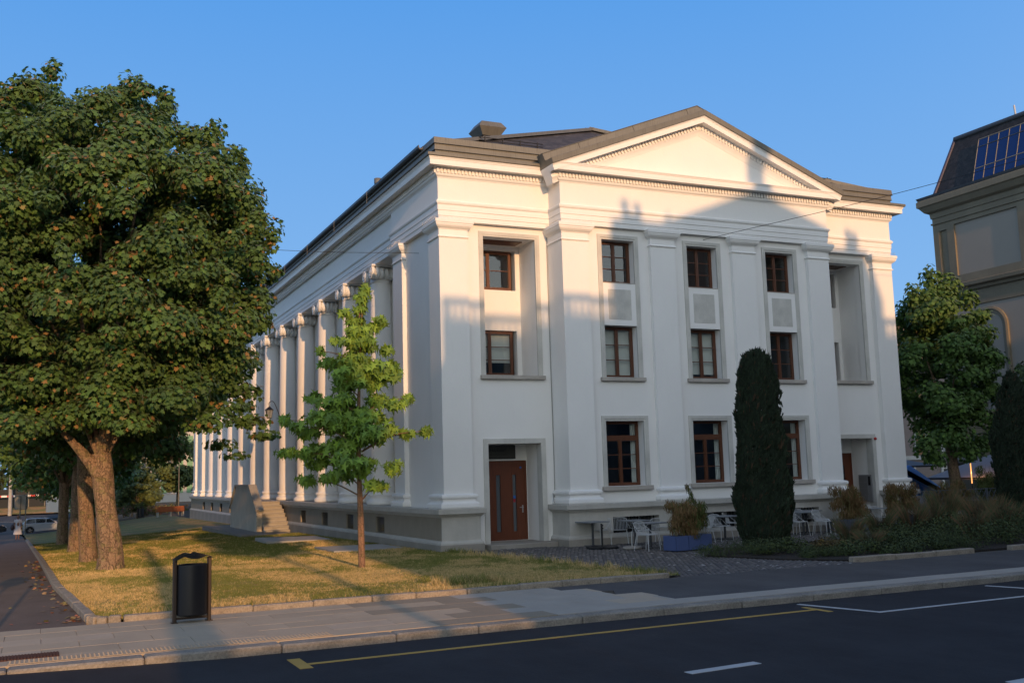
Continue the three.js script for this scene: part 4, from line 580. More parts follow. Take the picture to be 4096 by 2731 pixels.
bigTree('maple_tree', 'third maple in the row with orange lit foot of trunk', -9.6, -17.6, { seed: 103, crown: [0.9, 8.4, 0, 5.4, 4.9, 4.8], under: 3.2, clumps: 150, clump: 0.8, n: 36000, size: 0.20, fork: 3.4, r: 0.27, root: 1, tone: mapleTone(0.05), group: mg, extra: [[5.8, 4.4, 0, 0.9, 0.3, 0.6], [6.4, 3.9, 0, 0.7, 0.22, 0.4]] });
bigTree('maple_tree', 'fourth maple of the row deep in the shade of the others', -9.9, -29, { seed: 104, crown: [0.4, 8.2, 0, 5.2, 4.8, 4.8], under: 2.9, clumps: 90, clump: 1.0, n: 16000, size: 0.26, fork: 3.2, r: 0.25, tone: mapleTone(0.06), group: mg });
bigTree('maple_tree', 'far maple of the row with a slender dark trunk', -9.3, -60.5, { seed: 105, crown: [0.6, 8.0, 0, 5.4, 5, 5], under: 3.0, clumps: 80, clump: 1.2, n: 12000, size: 0.32, fork: 3.4, r: 0.2, tone: mapleTone(0.05), group: mg });
bigTree('maple_tree', 'farthest slender maple standing close behind another dark trunk', -8.9, -66, { seed: 106, crown: [0.6, 8.0, 0, 5.4, 5, 5], under: 3.0, clumps: 80, clump: 1.2, n: 11000, size: 0.32, fork: 3.4, r: 0.2, tone: mapleTone(0.05), group: mg });
{ // young sweetgum in front of the colonnade
  const x = -3.69, z = 3.8, t = thing('sweetgum_tree', 'young sweetgum with bright star leaves on a slim trunk in the lawn', 'tree', x, ground(x, z) - 0.02, z), R = rng(201);
  const flat = [[0.18, 7.15, 0.12, 0.1], [0.09, 6.92, 0.22, 0.15], [0.06, 6.59, 0.22, 0.15], [-0.39, 6.47, 0.2, 0.12], [-0.07, 6.26, 0.3, 0.15], [0.57, 6.31, 0.17, 0.15], [0.36, 6.13, 0.22, 0.12], [-0.02, 5.97, 0.37, 0.15], [-0.58, 5.75, 0.2, 0.09], [-0.23, 5.66, 0.37, 0.15], [0.23, 5.62, 0.32, 0.15], [0.69, 5.51, 0.2, 0.12], [-0.97, 5.5, 0.1, 0.15], [-0.83, 5.18, 0.27, 0.12], [-0.28, 5.17, 0.54, 0.17], [0.35, 5.03, 0.54, 0.2], [0.89, 5.07, 0.22, 0.2], [-0.41, 4.87, 0.44, 0.17], [0.09, 4.78, 0.37, 0.15], [0.61, 4.84, 0.42, 0.15], [-0.28, 4.6, 0.37, 0.15], [0.35, 4.59, 0.3, 0.12], [-1.12, 4.31, 0.22, 0.12], [-0.73, 4.16, 0.49, 0.15], [-0.16, 4.12, 0.27, 0.15], [0.8, 4.12, 0.42, 0.15], [1.3, 4.3, 0.2, 0.1], [-1.13, 3.83, 0.27, 0.15], [-1.87, 3.75, 0.16, 0.13], [-1.61, 3.57, 0.24, 0.11], [-1.22, 3.42, 0.35, 0.13], [-1.01, 3.75, 0.53, 0.16], [-0.38, 3.56, 0.53, 0.19], [0.17, 3.75, 0.67, 0.16], [0.16, 3.27, 0.67, 0.19], [0.71, 3.48, 0.24, 0.16], [1.27, 3.37, 0.32, 0.11], [1.73, 3.44, 0.19, 0.11], [-1.82, 2.96, 0.27, 0.11], [-1.43, 2.93, 0.29, 0.13], [-0.91, 3.0, 0.43, 0.16], [-0.38, 3.04, 0.4, 0.16], [-0.91, 2.69, 0.4, 0.16], [-0.25, 2.6, 0.53, 0.16], [0.16, 2.75, 0.27, 0.13], [0.7, 2.5, 0.24, 0.19], [-1.23, 2.26, 0.29, 0.13], [-0.78, 2.3, 0.37, 0.13], [-0.23, 2.34, 0.32, 0.16], [0.15, 2.09, 0.21, 0.13], [0.7, 2.05, 0.27, 0.13]];
  const blobs = [], stems = [limb([V(0.02, -0.2, 0), V(0, 1, 0), V(-0.04, 3, 0), V(0.0, 5, 0), V(0.12, 7.1, 0)], 0.098, 0.014, 26, 10)];
  flat.forEach(([bx, by, rx, ry], i) => { const wide = Math.max(0.15, (7.3 - by) * 0.27), bz = (i % 2 ? 1 : -1) * R() * wide * 0.8 * Math.sqrt(Math.max(0.1, 1 - Math.min(1, Math.abs(bx) / (wide * 1.6)))); blobs.push([bx, by, bz, rx * 1.12, ry * 1.15, Math.max(0.2, rx * 0.85)]); if (rx > 0.3) blobs.push([bx * 0.6, by + 0.12, -bz * 0.7, rx * 0.8, ry * 1.3, rx * 0.8]); if (i % 2 === 0 || Math.abs(bx) > 0.8) stems.push(limb([V(bx * 0.02, by - 0.25 - Math.abs(bx) * 0.15, 0), V(bx * 0.5, by - 0.1, bz * 0.5), V(bx, by, bz)], 0.024, 0.007, 8, 5)); });
  mesh('trunk', stems, M.barkYoung, t);
  crown(t, blobs, 6200, starLeaf, 0.195, (c, h, R) => { const y = R(); c.setRGB(lerp(0.11, 0.24, y), lerp(0.22, 0.38, y), lerp(0.018, 0.03, y)); }, 207, { shell: 0.75, up: 0.25, rnd: 0.9, droop: 1 });
}
function columnar(name, label, x, z, prof, n, seed, lean = 0, group) {
  const t = thing(name, label, 'cypress', x, 0, z, 0, group), R = rng(seed); mesh('trunk', limb([V(0, -0.2, 0), V(0.02, 1.2, 0), V(lean * 2, 3, 0), V(lean * 4, prof[prof.length - 1][0] * 0.9, 0)], 0.12, 0.02, 10, 8), M.barkYoung, t);
  const rad = (y) => { for (let i = 1; i < prof.length; i++) if (y < prof[i][0]) return lerp(prof[i - 1][1], prof[i][1], (y - prof[i - 1][0]) / (prof[i][0] - prof[i - 1][0])); return 0.05; }, H = prof[prof.length - 1][0], N = V();
  instanced('crown', sprig, needleMat, n, (o) => {
    let y, a, r, k; do { y = 0.12 + R() * (H - 0.1); a = R() * 6.283; k = vnoise(a * 1.6 + 40, y * 1.1 + 40 + seed, 4096, seed); r = rad(y) * (0.06 * Math.sin(a * 4 + y * 1.3 + seed) + 0.05 * Math.sin(a * 7 - y * 2.1) + 0.70 + 0.26 * vnoise(a * 2.2 + 9, y * 1.3 + 9, 4096, seed + 3) + 0.20 * vnoise(a * 5 + 9, y * 4.4 + 9, 4096, seed + 5)); } while (R() > r / 0.9 || (k > 0.80 && R() < 0.8));
    const q = 1 - 0.42 * Math.pow(R(), 2.2); o.position.set(Math.cos(a) * r * q + lean * y, y, Math.sin(a) * r * q); N.set(Math.cos(a), 1.6 + R(), Math.sin(a)).normalize(); o.up.set(0, 1, 0); o.lookAt(o.position.x + Math.cos(a) + (R() - 0.5), o.position.y + (R() - 0.5) * 0.6, o.position.z + Math.sin(a) + (R() - 0.5)); o.rotateZ((R() - 0.5) * 0.9); const s = 0.09 + R() * R() * R() * 0.26; o.scale.set(s, s * 1.3, s);
  }, t, (c) => { const k = 0.6 + R() * 0.8; R() < 0.05 ? c.setRGB(0.06 * k, 0.036 * k, 0.018 * k) : c.setRGB(0.018 * k, 0.030 * k, 0.013 * k); });
  return t;
}
columnar('cypress_tree', 'tall dark columnar yew with rounded top in front of the windows', 7.35, 5.75, [[0, 0.55], [0.5, 0.74], [1.2, 0.82], [2.0, 0.76], [3.2, 0.68], [4.3, 0.60], [4.9, 0.50], [5.25, 0.40], [5.42, 0.26], [5.5, 0.08]], 26000, 301);
columnar('cypress_tree', 'dark columnar yew cut off by the right edge of the picture', 20.1, 3.7, [[0, 0.7], [1, 0.85], [3, 0.75], [4.4, 0.55], [5.1, 0.25], [5.3, 0.1]], 15000, 302);
columnar('cypress_tree', 'slender cypress across the street left of the garden wall', -10.6, 39.5, [[0, 0.45], [2, 0.42], [5.4, 0.3], [8, 0.17], [9.3, 0.15], [9.7, 0.05]], 9000, 303);
bigTree('street_tree', 'round street tree across the road beside the mansion', -7.2, 40.5, { seed: 401, crown: [0, 9.8, 0, 1.1, 2.2, 1.1], under: 7.2, clumps: 46, clump: 0.6, n: 9000, size: 0.2, fork: 7.0, r: 0.12, tone: mapleTone(0.02) });
bigTree('plane_tree', 'leafy tree with sunlit top between the white building and the mansard house', 22.2, -1.1, { seed: 501, crown: [-0.1, 6.3, 0, 2.0, 2.9, 2.0], under: 2.6, clumps: 90, clump: 0.55, n: 30000, size: 0.16, fork: 3.0, r: 0.22, bark: M.bark, tone: (c, h, R) => { const y = R(); c.setRGB(lerp(0.045, 0.10, y), lerp(0.11, 0.19, y), lerp(0.012, 0.018, y)); }, trunk: [V(0.25, -0.3, 0), V(0.2, 0.5, 0), V(0.05, 1.8, 0), V(-0.05, 3.1, 0)], extra: [[-0.6, 9.6, 0.2, 0.5, 0.7, 0.5], [0.2, 9.4, 0.4, 0.6, 0.6, 0.5], [1.3, 8.9, 0.3, 0.5, 0.5, 0.5], [-1.6, 8.9, 0.2, 0.4, 0.6, 0.4], [2.0, 7.0, 0.2, 0.5, 0.35, 0.45], [2.4, 5.0, 0.4, 0.7, 0.4, 0.5], [2.3, 3.8, 0.4, 0.8, 0.5, 0.5], [2.8, 3.2, 0.4, 0.7, 0.4, 0.5], [1.5, 3.0, 0.4, 0.8, 0.5, 0.6], [-1.6, 3.0, 0.3, 0.8, 0.6, 0.6], [-1.2, 2.4, 0.3, 0.6, 0.4, 0.5], [3.2, 4.6, 0.2, 0.8, 0.7, 0.6], [3.9, 3.9, 0.2, 0.7, 0.6, 0.6], [0.3, 2.7, 0.6, 0.8, 0.5, 0.6], [-0.6, 3.4, 0.8, 0.9, 0.7, 0.7]] });
bigTree('plane_tree', 'dark tree behind the yew at the right edge of the picture', 26.3, 1.3, { seed: 502, crown: [0, 4.4, 0, 2.1, 2.0, 2.0], under: 2.2, clumps: 60, clump: 0.6, n: 11000, size: 0.17, fork: 3.2, r: 0.18, tone: (c, h, R) => { const y = R(); c.setRGB(lerp(0.03, 0.07, y), lerp(0.07, 0.12, y), 0.012); } });
// park trees in the sun behind the lawn
[[-4.6, -84, 4.4, 3.2, 'broad park tree in the sun behind the black litter bin'], [-1.6, -92, 7.2, 4.2, 'tall park tree in front of the far apartment block'], [2.2, -84, 5.0, 2.7, 'park tree showing beside the far corner of the colonnade'], [-8.6, -96, 6.2, 4.4, 'park tree behind the maple trunks'], [-2.2, -78, 2.6, 1.9, 'small round park tree behind the orange bench'], [4.2, -72, 2.8, 2.0, 'dark bushy conifer behind the far corner of the building'], [-6.4, -74, 2.4, 1.8, 'low park bush left of the black litter bin']].forEach(([x, z, cy, r, label], i) => bigTree('park_tree', label, x, z, { seed: 600 + i * 7, crown: [0, cy, 0, r, r * 1.05, r], under: Math.max(0.6, cy - r * 1.1), clumps: 40, clump: r * 0.3, n: 8500, size: 0.27, fork: Math.max(0.8, cy - r * 0.9), r: 0.13, limbs: 5, group: 'park trees beyond the lawn', tone: i === 5 ? (c, h, R) => c.setRGB(0.02, 0.035, 0.018) : (c, h, R) => { const y = R(); c.setRGB(lerp(0.07, 0.15, y), lerp(0.11, 0.19, y), lerp(0.02, 0.035, y)); } }));
[[-30, -176, 9], [-19, -182, 11], [-8, -178, 8], [4, -185, 11], [-42, -170, 10], [-22, -160, 6]].forEach(([x, z, r], i) => bigTree('street_tree', ['dark tree at the far end of the cross street on the left', 'tall dark tree far behind the parked silver car', 'dark far tree behind the maple trunks', 'far dark tree hidden behind the park trees', 'outermost dark tree far beyond the cross street', 'lower dark tree behind the site fence'][i], x, z, { seed: 650 + i * 7, crown: [0, r * 1.15, 0, r * 0.9, r * 0.85, r * 0.9], under: 3.2, clumps: 36, clump: r * 0.28, n: 5000, size: 0.8, fork: 3, r: 0.3, limbs: 4, group: 'trees beyond the cross street', tone: (c, h, R) => { const y = R(); c.setRGB(lerp(0.03, 0.06, y), lerp(0.05, 0.09, y), 0.014); } }));

// planting bed along the pavement
{
  const b = structure('planting_bed', 'planting bed of dark shrubs between terrace and pavement', 'planting bed'); mesh('soil', prism([[4.6, 6.7], [5.3, 9.0], [6.3, 10.28], [32, 10.28], [32, 5.0], [6.3, 5.0]], -0.2, 0.03), material(0.022, 0.016, 0.011, { tint: T_stone, bump: B_stone, bumpScale: 0.02, size: 1.3, rough: 1 }), b);
  const kinds = [['creeping juniper spreading over the cobbles at the bed tip', 5.2, 7.2, 1.1, 0.42], ['low dark juniper mound beside the yew', 6.4, 7.5, 1.0, 0.5], ['low brownish shrub at the foot of the yew', 7.7, 7.9, 0.75, 0.42], ['dark green mound in front of the terrace chairs', 9.0, 7.4, 1.05, 0.55], ['spreading low shrub beside the pavement kerb', 7.6, 9.2, 0.95, 0.4], ['dark ground cover shrub behind the kerb gap', 9.2, 9.3, 1.0, 0.45], ['bushy dark shrub hanging over the kerb', 10.3, 9.7, 0.9, 0.5], ['tall dark green shrub before the dry planters', 11.0, 7.6, 1.1, 0.65], ['dark rounded shrub right of the hanging one', 12.0, 9.0, 1.2, 0.8], ['large shadowed shrub by the right picture edge', 13.9, 8.8, 1.4, 1.0], ['dark shrub under the single chair', 13.2, 6.9, 1.3, 0.85], ['shrub in the far right of the bed', 15.6, 7.6, 1.5, 1.1], ['dark shrub below the right yew', 17.2, 6.2, 1.4, 0.95], ['dark shrub in front of the dry planter', 12.6, 5.6, 1.1, 0.6], ['dark shrub between the planters and the grasses', 14.8, 5.8, 1.2, 0.7], ['small leafy shrub between juniper and kerb', 6.4, 8.9, 0.7, 0.35], ['sprawling shrub in the middle of the bed', 10.2, 8.2, 1.0, 0.5]];
  kinds.forEach(([label, x, z, r, h], i) => { const t = thing('shrub', label, 'shrub', x, 0, z, 0, 'shrubs in the planting bed'), R = rng(700 + i), bl = []; for (let k = 0; k < 13; k++) { const a = R() * 6.283, q = Math.sqrt(R()) * r * 0.85; bl.push([Math.cos(a) * q, h * (0.25 + 0.55 * R()) * (1 - 0.35 * q / r), Math.sin(a) * q * 0.75, r * 0.34, h * 0.42, r * 0.34]); } crown(t, bl, 2300, i % 3 ? ovalLeaf : bladeLeaf, i % 3 ? 0.06 : 0.09, (c, hh, Q) => { const y = Q(), br = i === 2 ? 1 : 0; c.setRGB(lerp(0.026, 0.06, y) * (1 + br), lerp(0.042, 0.078, y), 0.018); }, 720 + i, { name: 'foliage', mat: needleMat, shell: 0.5 }); });
  // ornamental grass
  const blade = (() => { const g = new THREE.BufferGeometry(); g.setAttribute('position', new THREE.Float32BufferAttribute([-0.006, 0, 0, 0.006, 0, 0, 0.05, 0.6, 0, 0.006, 0, 0, 0.06, 0.6, 0, 0.05, 0.6, 0, 0.05, 0.6, 0, 0.06, 0.6, 0, 0.16, 1.0, 0], 3)); g.computeVertexNormals(); return g; })();
  [[16.4, 3.6, 'tall feathery grass clump left of the single chair', 1.0], [17.6, 2.6, 'reddish ornamental grass behind the single chair', 1.1], [9.6, 6.6, 'thin grass tuft in front of the terrace', 0.6], [15.0, 4.4, 'ornamental grass clump between the planters', 0.8], [11.6, 5.7, 'loose grass clump right of the yew', 0.7], [13.4, 5.2, 'loose grass clump before the dry planter', 0.8], [12.9, 7.9, 'brownish grass clump in the middle of the bed', 0.7], [15.9, 5.6, 'wide grass clump before the reddish bamboo', 0.9], [17.4, 4.8, 'grass clump left of the right yew', 0.9], [8.4, 8.6, 'low grass tuft by the kerb gap', 0.45], [14.8, 7.4, 'brown grass clump among the right shrubs', 0.8]].forEach(([x, z, label, h], i) => { const t = thing('ornamental_grass', label, 'grass clump', x, 0, z, 0, 'ornamental grasses'), R = rng(760 + i); instanced('blades', blade, needleMat, 420, (o) => { const a = R() * 6.283, q = Math.sqrt(R()) * 0.28 * h; o.position.set(Math.cos(a) * q, 0.02, Math.sin(a) * q); o.rotation.set(0, -a + (R() - 0.5), 0); o.scale.set(1 + R() * 2.2, h * (0.7 + 0.5 * R()) * 1.15, 1); }, t, (c) => { R() < 0.45 ? c.setRGB(0.19, 0.11, 0.055) : c.setRGB(0.075, 0.09, 0.035); }).userData.kind = 'stuff'; });
}
// bamboo planters
{
  const weaveB = bumpTexture(256, (u, v) => { const a = Math.floor(u * 16), b = Math.floor(v * 16), s = (a + b) % 2; return s ? Math.sin((u * 16 % 1) * Math.PI) : Math.sin((v * 16 % 1) * Math.PI); });
  const blue = material(0.075, 0.115, 0.27, { bump: weaveB, bumpScale: 0.012, size: 0.42, rough: 0.6 }), grey = material(0.07, 0.085, 0.11, { bump: weaveB, bumpScale: 0.012, size: 0.42, rough: 0.6 });
  const culm = material(0.20, 0.17, 0.06, { rough: 0.7 });
  [[5.45, 4.72, 7.5, 1.3, blue, 'blue woven planter with half dry bamboo beside the terrace chairs', 0.5, 5200, 1], [13.8, 1.95, -5, 1.25, grey, 'grey planter full of dry brown bamboo in front of the right door', 0.92, 5200, 0], [16.6, 1.6, 0, 1.3, grey, 'grey planter of brown bamboo before the right corner pedestal', 0.8, 5200, 0], [20.2, 0.6, 0, 1.5, grey, 'far planter of reddish bamboo by the lattice fence', 0.75, 4800, 0], [22.6, 0.4, 0, 1.6, grey, 'bushy green bamboo left of the right yew', 0.06, 4200, 2]].forEach(([x, z, turn, w, mat, label, dry, n, kind], i) => {
    const t = thing('bamboo_planter', label, 'planter', x, 0, z, turn * D2R, 'planters round the terrace'), R = rng(800 + i), hh = kind === 2 ? 1.6 : kind === 1 ? 0.92 : 1.05, y0 = 0.42;
    for (let k = 0; k < 3; k++) for (const s of [-1, 1]) mesh('panel', chamferBox(-w / 2 + k * w / 3 + 0.005, 0.03, s * 0.27 - 0.02, -w / 2 + (k + 1) * w / 3 - 0.005, 0.42, s * 0.27 + 0.02, 0.008), mat, t); for (const s of [-1, 1]) mesh('panel', chamferBox(s * w / 2 - 0.02, 0.03, -0.25, s * w / 2 + 0.02, 0.42, 0.25, 0.008), mat, t); mesh('soil', box(-w / 2, 0.05, -0.25, w / 2, 0.37, 0.25), M.earth, t);
    const st = []; for (let k = 0; k < 46; k++) { const a = (R() - 0.5) * (w - 0.15), b = (R() - 0.5) * 0.42, h = hh * (0.6 + 0.5 * R()); st.push(cyl(V(a, 0.35, b), V(a + (R() - 0.5) * 0.25, y0 + h, b + (R() - 0.5) * 0.25), 0.005, 0.003, 4)); } if (kind === 1) st.push(...[0, 1].map((q) => tube([V(0.35, 0.4, 0), V(0.32, 1.2, 0), V(0.22, 1.62, 0), V(0.02 - q * 0.05, 1.80, 0)], 0.006, 12, 4))); mesh('culms', st, culm, t).userData.kind = 'stuff';
    const bl = []; for (let k = 0; k < 30; k++) bl.push([(R() - 0.5) * (w * 0.95), y0 + hh * (0.04 + 0.86 * R()), (R() - 0.5) * 0.5, 0.22, 0.2, 0.2]); if (kind === 1) for (let k = 0; k < 6; k++) bl.push([0.34 - k * 0.055, 1.25 + k * 0.1, 0, 0.08, 0.07, 0.07]);
    crown(t, bl, n, bladeLeaf, 0.15, (c, h, Q, o) => { const d = kind === 1 ? (o.position.x < 0.05 ? 0.85 : 0.12) : dry; Q() < d ? c.setRGB(0.165, 0.098, 0.038) : c.setRGB(0.075, 0.095, 0.022); }, 820 + i, { name: 'leaves', mat: needleMat, up: -0.1, rnd: 0.9, droop: 1 });
  });
}

[[-19.5, -3, 'broad added street tree left of the path outside the picture'], [-20.5, -19, 'second added street tree left of the path outside the picture'], [-21, -37, 'third added street tree left of the path outside the picture']].forEach(([x, z, label], i) => bigTree('street_tree', label, x, z, { seed: 560 + i * 9, crown: [0, 8.6, 0, 4.6, 5.2, 4.6], under: 3.4, clumps: 90, clump: 0.95, n: 15000, size: 0.28, fork: 3.4, r: 0.27, group: 'added street trees left of the path', tone: mapleTone(0.05) }));  // unseen trees added so their crowns block low sky and darken the colonnade flank

// ---------- street furniture, terrace, vehicles, people ----------
{ // litter bin by the lawn kerb
  const makeBin = (label, x, z, turn) => {
    const t = thing('litter_bin', label, 'litter bin', x, Math.max(ground(x, z), -9), z, turn), fr = material(0.05, 0.035, 0.026, { rough: 0.45, metal: 0.4 });
    for (const s of [-1, 1]) { mesh('upright', chamferBox(s * 0.275 - 0.03, 0.0, -0.045, s * 0.275 + 0.03, 1.03, 0.045, 0.012), fr, t); mesh('foot_plate', box(s * 0.275 - 0.05, 0, -0.07, s * 0.275 + 0.05, 0.012, 0.07), fr, t); }
    mesh('barrel', lathe([[0, 0.11], [0.22, 0.11], [0.235, 0.13], [0.235, 0.915], [0.225, 0.925], [0.21, 0.915], [0.21, 0.15], [0, 0.15]], 36).scale(1.04, 1, 0.9), M.bin, t); mesh('cross_bar', box(-0.27, 0.05, -0.02, 0.27, 0.085, 0.02), fr, t);
    const s = new THREE.Shape(); s.moveTo(-0.30, 1.10); s.lineTo(-0.15, 1.185); s.quadraticCurveTo(-0.06, 1.215, -0.005, 1.165); s.quadraticCurveTo(0.025, 1.215, 0.07, 1.20); s.lineTo(0.19, 1.165); s.lineTo(0.30, 1.125); s.lineTo(0.295, 1.115); s.lineTo(0.20, 1.148); s.quadraticCurveTo(0.03, 1.06, -0.15, 1.15); s.lineTo(-0.29, 1.085); s.closePath(); mesh('hood', new THREE.ExtrudeGeometry(s, { depth: 0.30, bevelEnabled: false }).translate(0, -0.09, -0.15), M.bin, t);
    const R = rng(41), st = []; for (let i = 0; i < 16; i++) { const a = -0.35 + (R() - 0.5) * 0.5, y = 0.66 + (R() - 0.5) * 0.22; st.push(new THREE.BoxGeometry(0.010 + R() * 0.014, 0.008 + R() * 0.03, 0.002).rotateZ(-0.5).translate(0, y, 0.2085).rotateY(a * 0.55).scale(1.08, 1, 1.0)); } mesh('sticker_remains', st, material(0.22, 0.22, 0.22, { rough: 0.8 }), t).userData.kind = 'stuff';
    return t;
  };
  makeBin('black cylindrical litter bin between two uprights beside the lawn kerb', -8.76, 11.35, 4 * D2R);
  makeBin('far black litter bin at the back of the lawn', -2.3, -73.5, 0);
}
{ // wire terrace chairs
  const t = thing('wire_chair', 'white wire chair turned away from the table by the left pedestal', 'chair', 4.74, 0, 0.98, -70 * D2R, 'white wire chairs on the terrace'), r = 0.0105, m = M.chair;
  for (const s of [-1, 1]) { mesh('leg', tube([V(s * 0.22, 0.45, 0.20), V(s * 0.255, 0.2, 0.235), V(s * 0.27, 0, 0.25)], r, 8, 6), m, t); mesh('leg', tube([V(s * 0.22, 0.45, -0.19), V(s * 0.25, 0.2, -0.24), V(s * 0.265, 0, -0.27)], r, 8, 6), m, t); mesh('arm', tube([V(s * 0.235, 0.68, -0.255), V(s * 0.25, 0.60, -0.15), V(s * 0.25, 0.50, -0.02), V(s * 0.24, 0.455, 0.10)], r * 0.8, 14, 6), m, t); }
  const sf = mesh('seat', tube([V(-0.22, 0.45, -0.18), V(-0.235, 0.45, 0.1), V(-0.19, 0.45, 0.22), V(0.19, 0.45, 0.22), V(0.235, 0.45, 0.1), V(0.22, 0.45, -0.18)], r, 30, 6), m, t), bf = mesh('backrest', tube([V(-0.215, 0.47, -0.20), V(-0.235, 0.66, -0.255), V(-0.18, 0.785, -0.29), V(0.18, 0.785, -0.29), V(0.235, 0.66, -0.255), V(0.215, 0.47, -0.20)], r, 34, 6), m, t);
  for (let i = 0; i < 9; i++) { const x = lerp(-0.18, 0.18, i / 8); mesh('rod', tube([V(x, 0.452, 0.22), V(x, 0.437, 0.0), V(x, 0.445, -0.13), V(x, 0.52, -0.21), V(x, 0.78, -0.288)], 0.0068, 16, 5), m, bf); }
  const list = [[5.3, 1.25, 150, 'white wire chair with its back to the basement grating'], [4.55, 4.05, 200, 'white wire chair nearest the cobbles with its back to the street'], [5.75, 2.2, 20, 'white wire chair between the left table and the blue planter'], [6.15, 0.9, 170, 'white wire chair close to the pedestal behind the left tables'], [7.55, 2.5, 75, 'white wire armchair just right of the blue planter'], [8.35, 2.3, 190, 'white wire chair in front of the middle table'], [8.9, 1.1, 175, 'white wire chair behind the middle table'], [9.75, 1.05, 215, 'white wire chair leaning by the wall left of the yew'], [9.55, 2.6, 255, 'white wire chair half behind the yew on its left'], [7.0, 1.0, 160, 'white wire chair against the wall behind the planter bamboo'],
    [11.35, 2.35, 195, 'white wire chair just right of the yew with legs apart'], [12.1, 2.7, 200, 'white wire chair in front of the right hand table'], [11.95, 1.3, 100, 'white wire armchair between the two right hand tables'], [13.0, 0.95, 170, 'white wire chair behind the right table by the grating'], [12.75, 1.9, 230, 'white wire chair left of the dry planter'], [14.9, 2.35, 185, 'white wire chair right of the dry planter'], [15.3, 1.5, 175, 'white wire chair behind the table before the right door'], [14.6, 1.6, 90, 'white wire armchair facing the table before the right door'], [18.1, 2.45, 160, 'single white wire chair standing among the tall grasses']];
  for (const [x, z, a, label] of list) copyOf(t, label, x, 0, z, (a + 180) * D2R);
  // tables
  const tb = thing('terrace_table', 'grey square terrace table against the left pedestal', 'table', 4.3, 0, 1.35, 8 * D2R, 'grey tables on the terrace');
  mesh('table_top', chamferBox(-0.38, 0.715, -0.38, 0.38, 0.74, 0.38, 0.006), M.tableGrey, tb); mesh('post', cyl(V(0, 0.03, 0), V(0, 0.715, 0), 0.035, 0.035, 14), M.darkMetal, tb); for (const a of [0, 1]) mesh('foot_bar', chamferBox(-0.27, 0, -0.025, 0.27, 0.03, 0.025, 0.006).rotateY(a * Math.PI / 2 + 0.785), M.darkMetal, tb); mesh('support_bar', box(-0.3, 0.70, -0.03, 0.3, 0.715, 0.03), M.darkMetal, tb);
  for (const [x, z, a, label] of [[5.55, 1.75, 0, 'long pair table top behind the left chairs'], [5.1, 3.35, 12, 'grey table beside the blue planter'], [8.75, 1.95, 5, 'grey table left of the yew'], [8.0, 1.5, 0, 'grey table behind the armchair by the planter'], [11.9, 1.95, 0, 'grey table right of the yew'], [12.6, 1.3, 8, 'grey table near the right basement grating'], [14.9, 1.9, 0, 'grey table before the right door'], [17.5, 2.6, 0, 'grey table beside the single chair in the grasses']]) copyOf(tb, label, x, 0, z, a * D2R);
  const u = thing('parasol_stand', 'black parasol foot with empty pole socket on the cobbles', 'parasol stand', 4.05, 0, 2.35, 20 * D2R); for (const a of [0, 1]) mesh('slab', chamferBox(-0.45, 0, -0.22, 0.45, 0.055, 0.22, 0.012).rotateY(a * 1.571), M.iron, u); mesh('socket', cyl(V(0, 0.05, 0), V(0, 0.72, 0), 0.03, 0.03, 14), M.iron, u); for (const y of [0.58, 0.66]) mesh('clamp_knob', new THREE.SphereGeometry(0.025, 10, 8).translate(0.05, y, 0), M.iron, u);
  const v = thing('parasol_stand', 'round concrete parasol foot beside the left chairs', 'parasol stand', 4.56, 0, 3.2, 0); mesh('disc', lathe([[0, 0], [0.26, 0], [0.28, 0.03], [0.26, 0.075], [0, 0.085]], 28), material(0.30, 0.28, 0.25, { tint: T_stone, size: 0.7 }), v); mesh('socket', cyl(V(0, 0.07, 0), V(0, 0.5, 0), 0.022, 0.022, 10), M.steel, v);
}
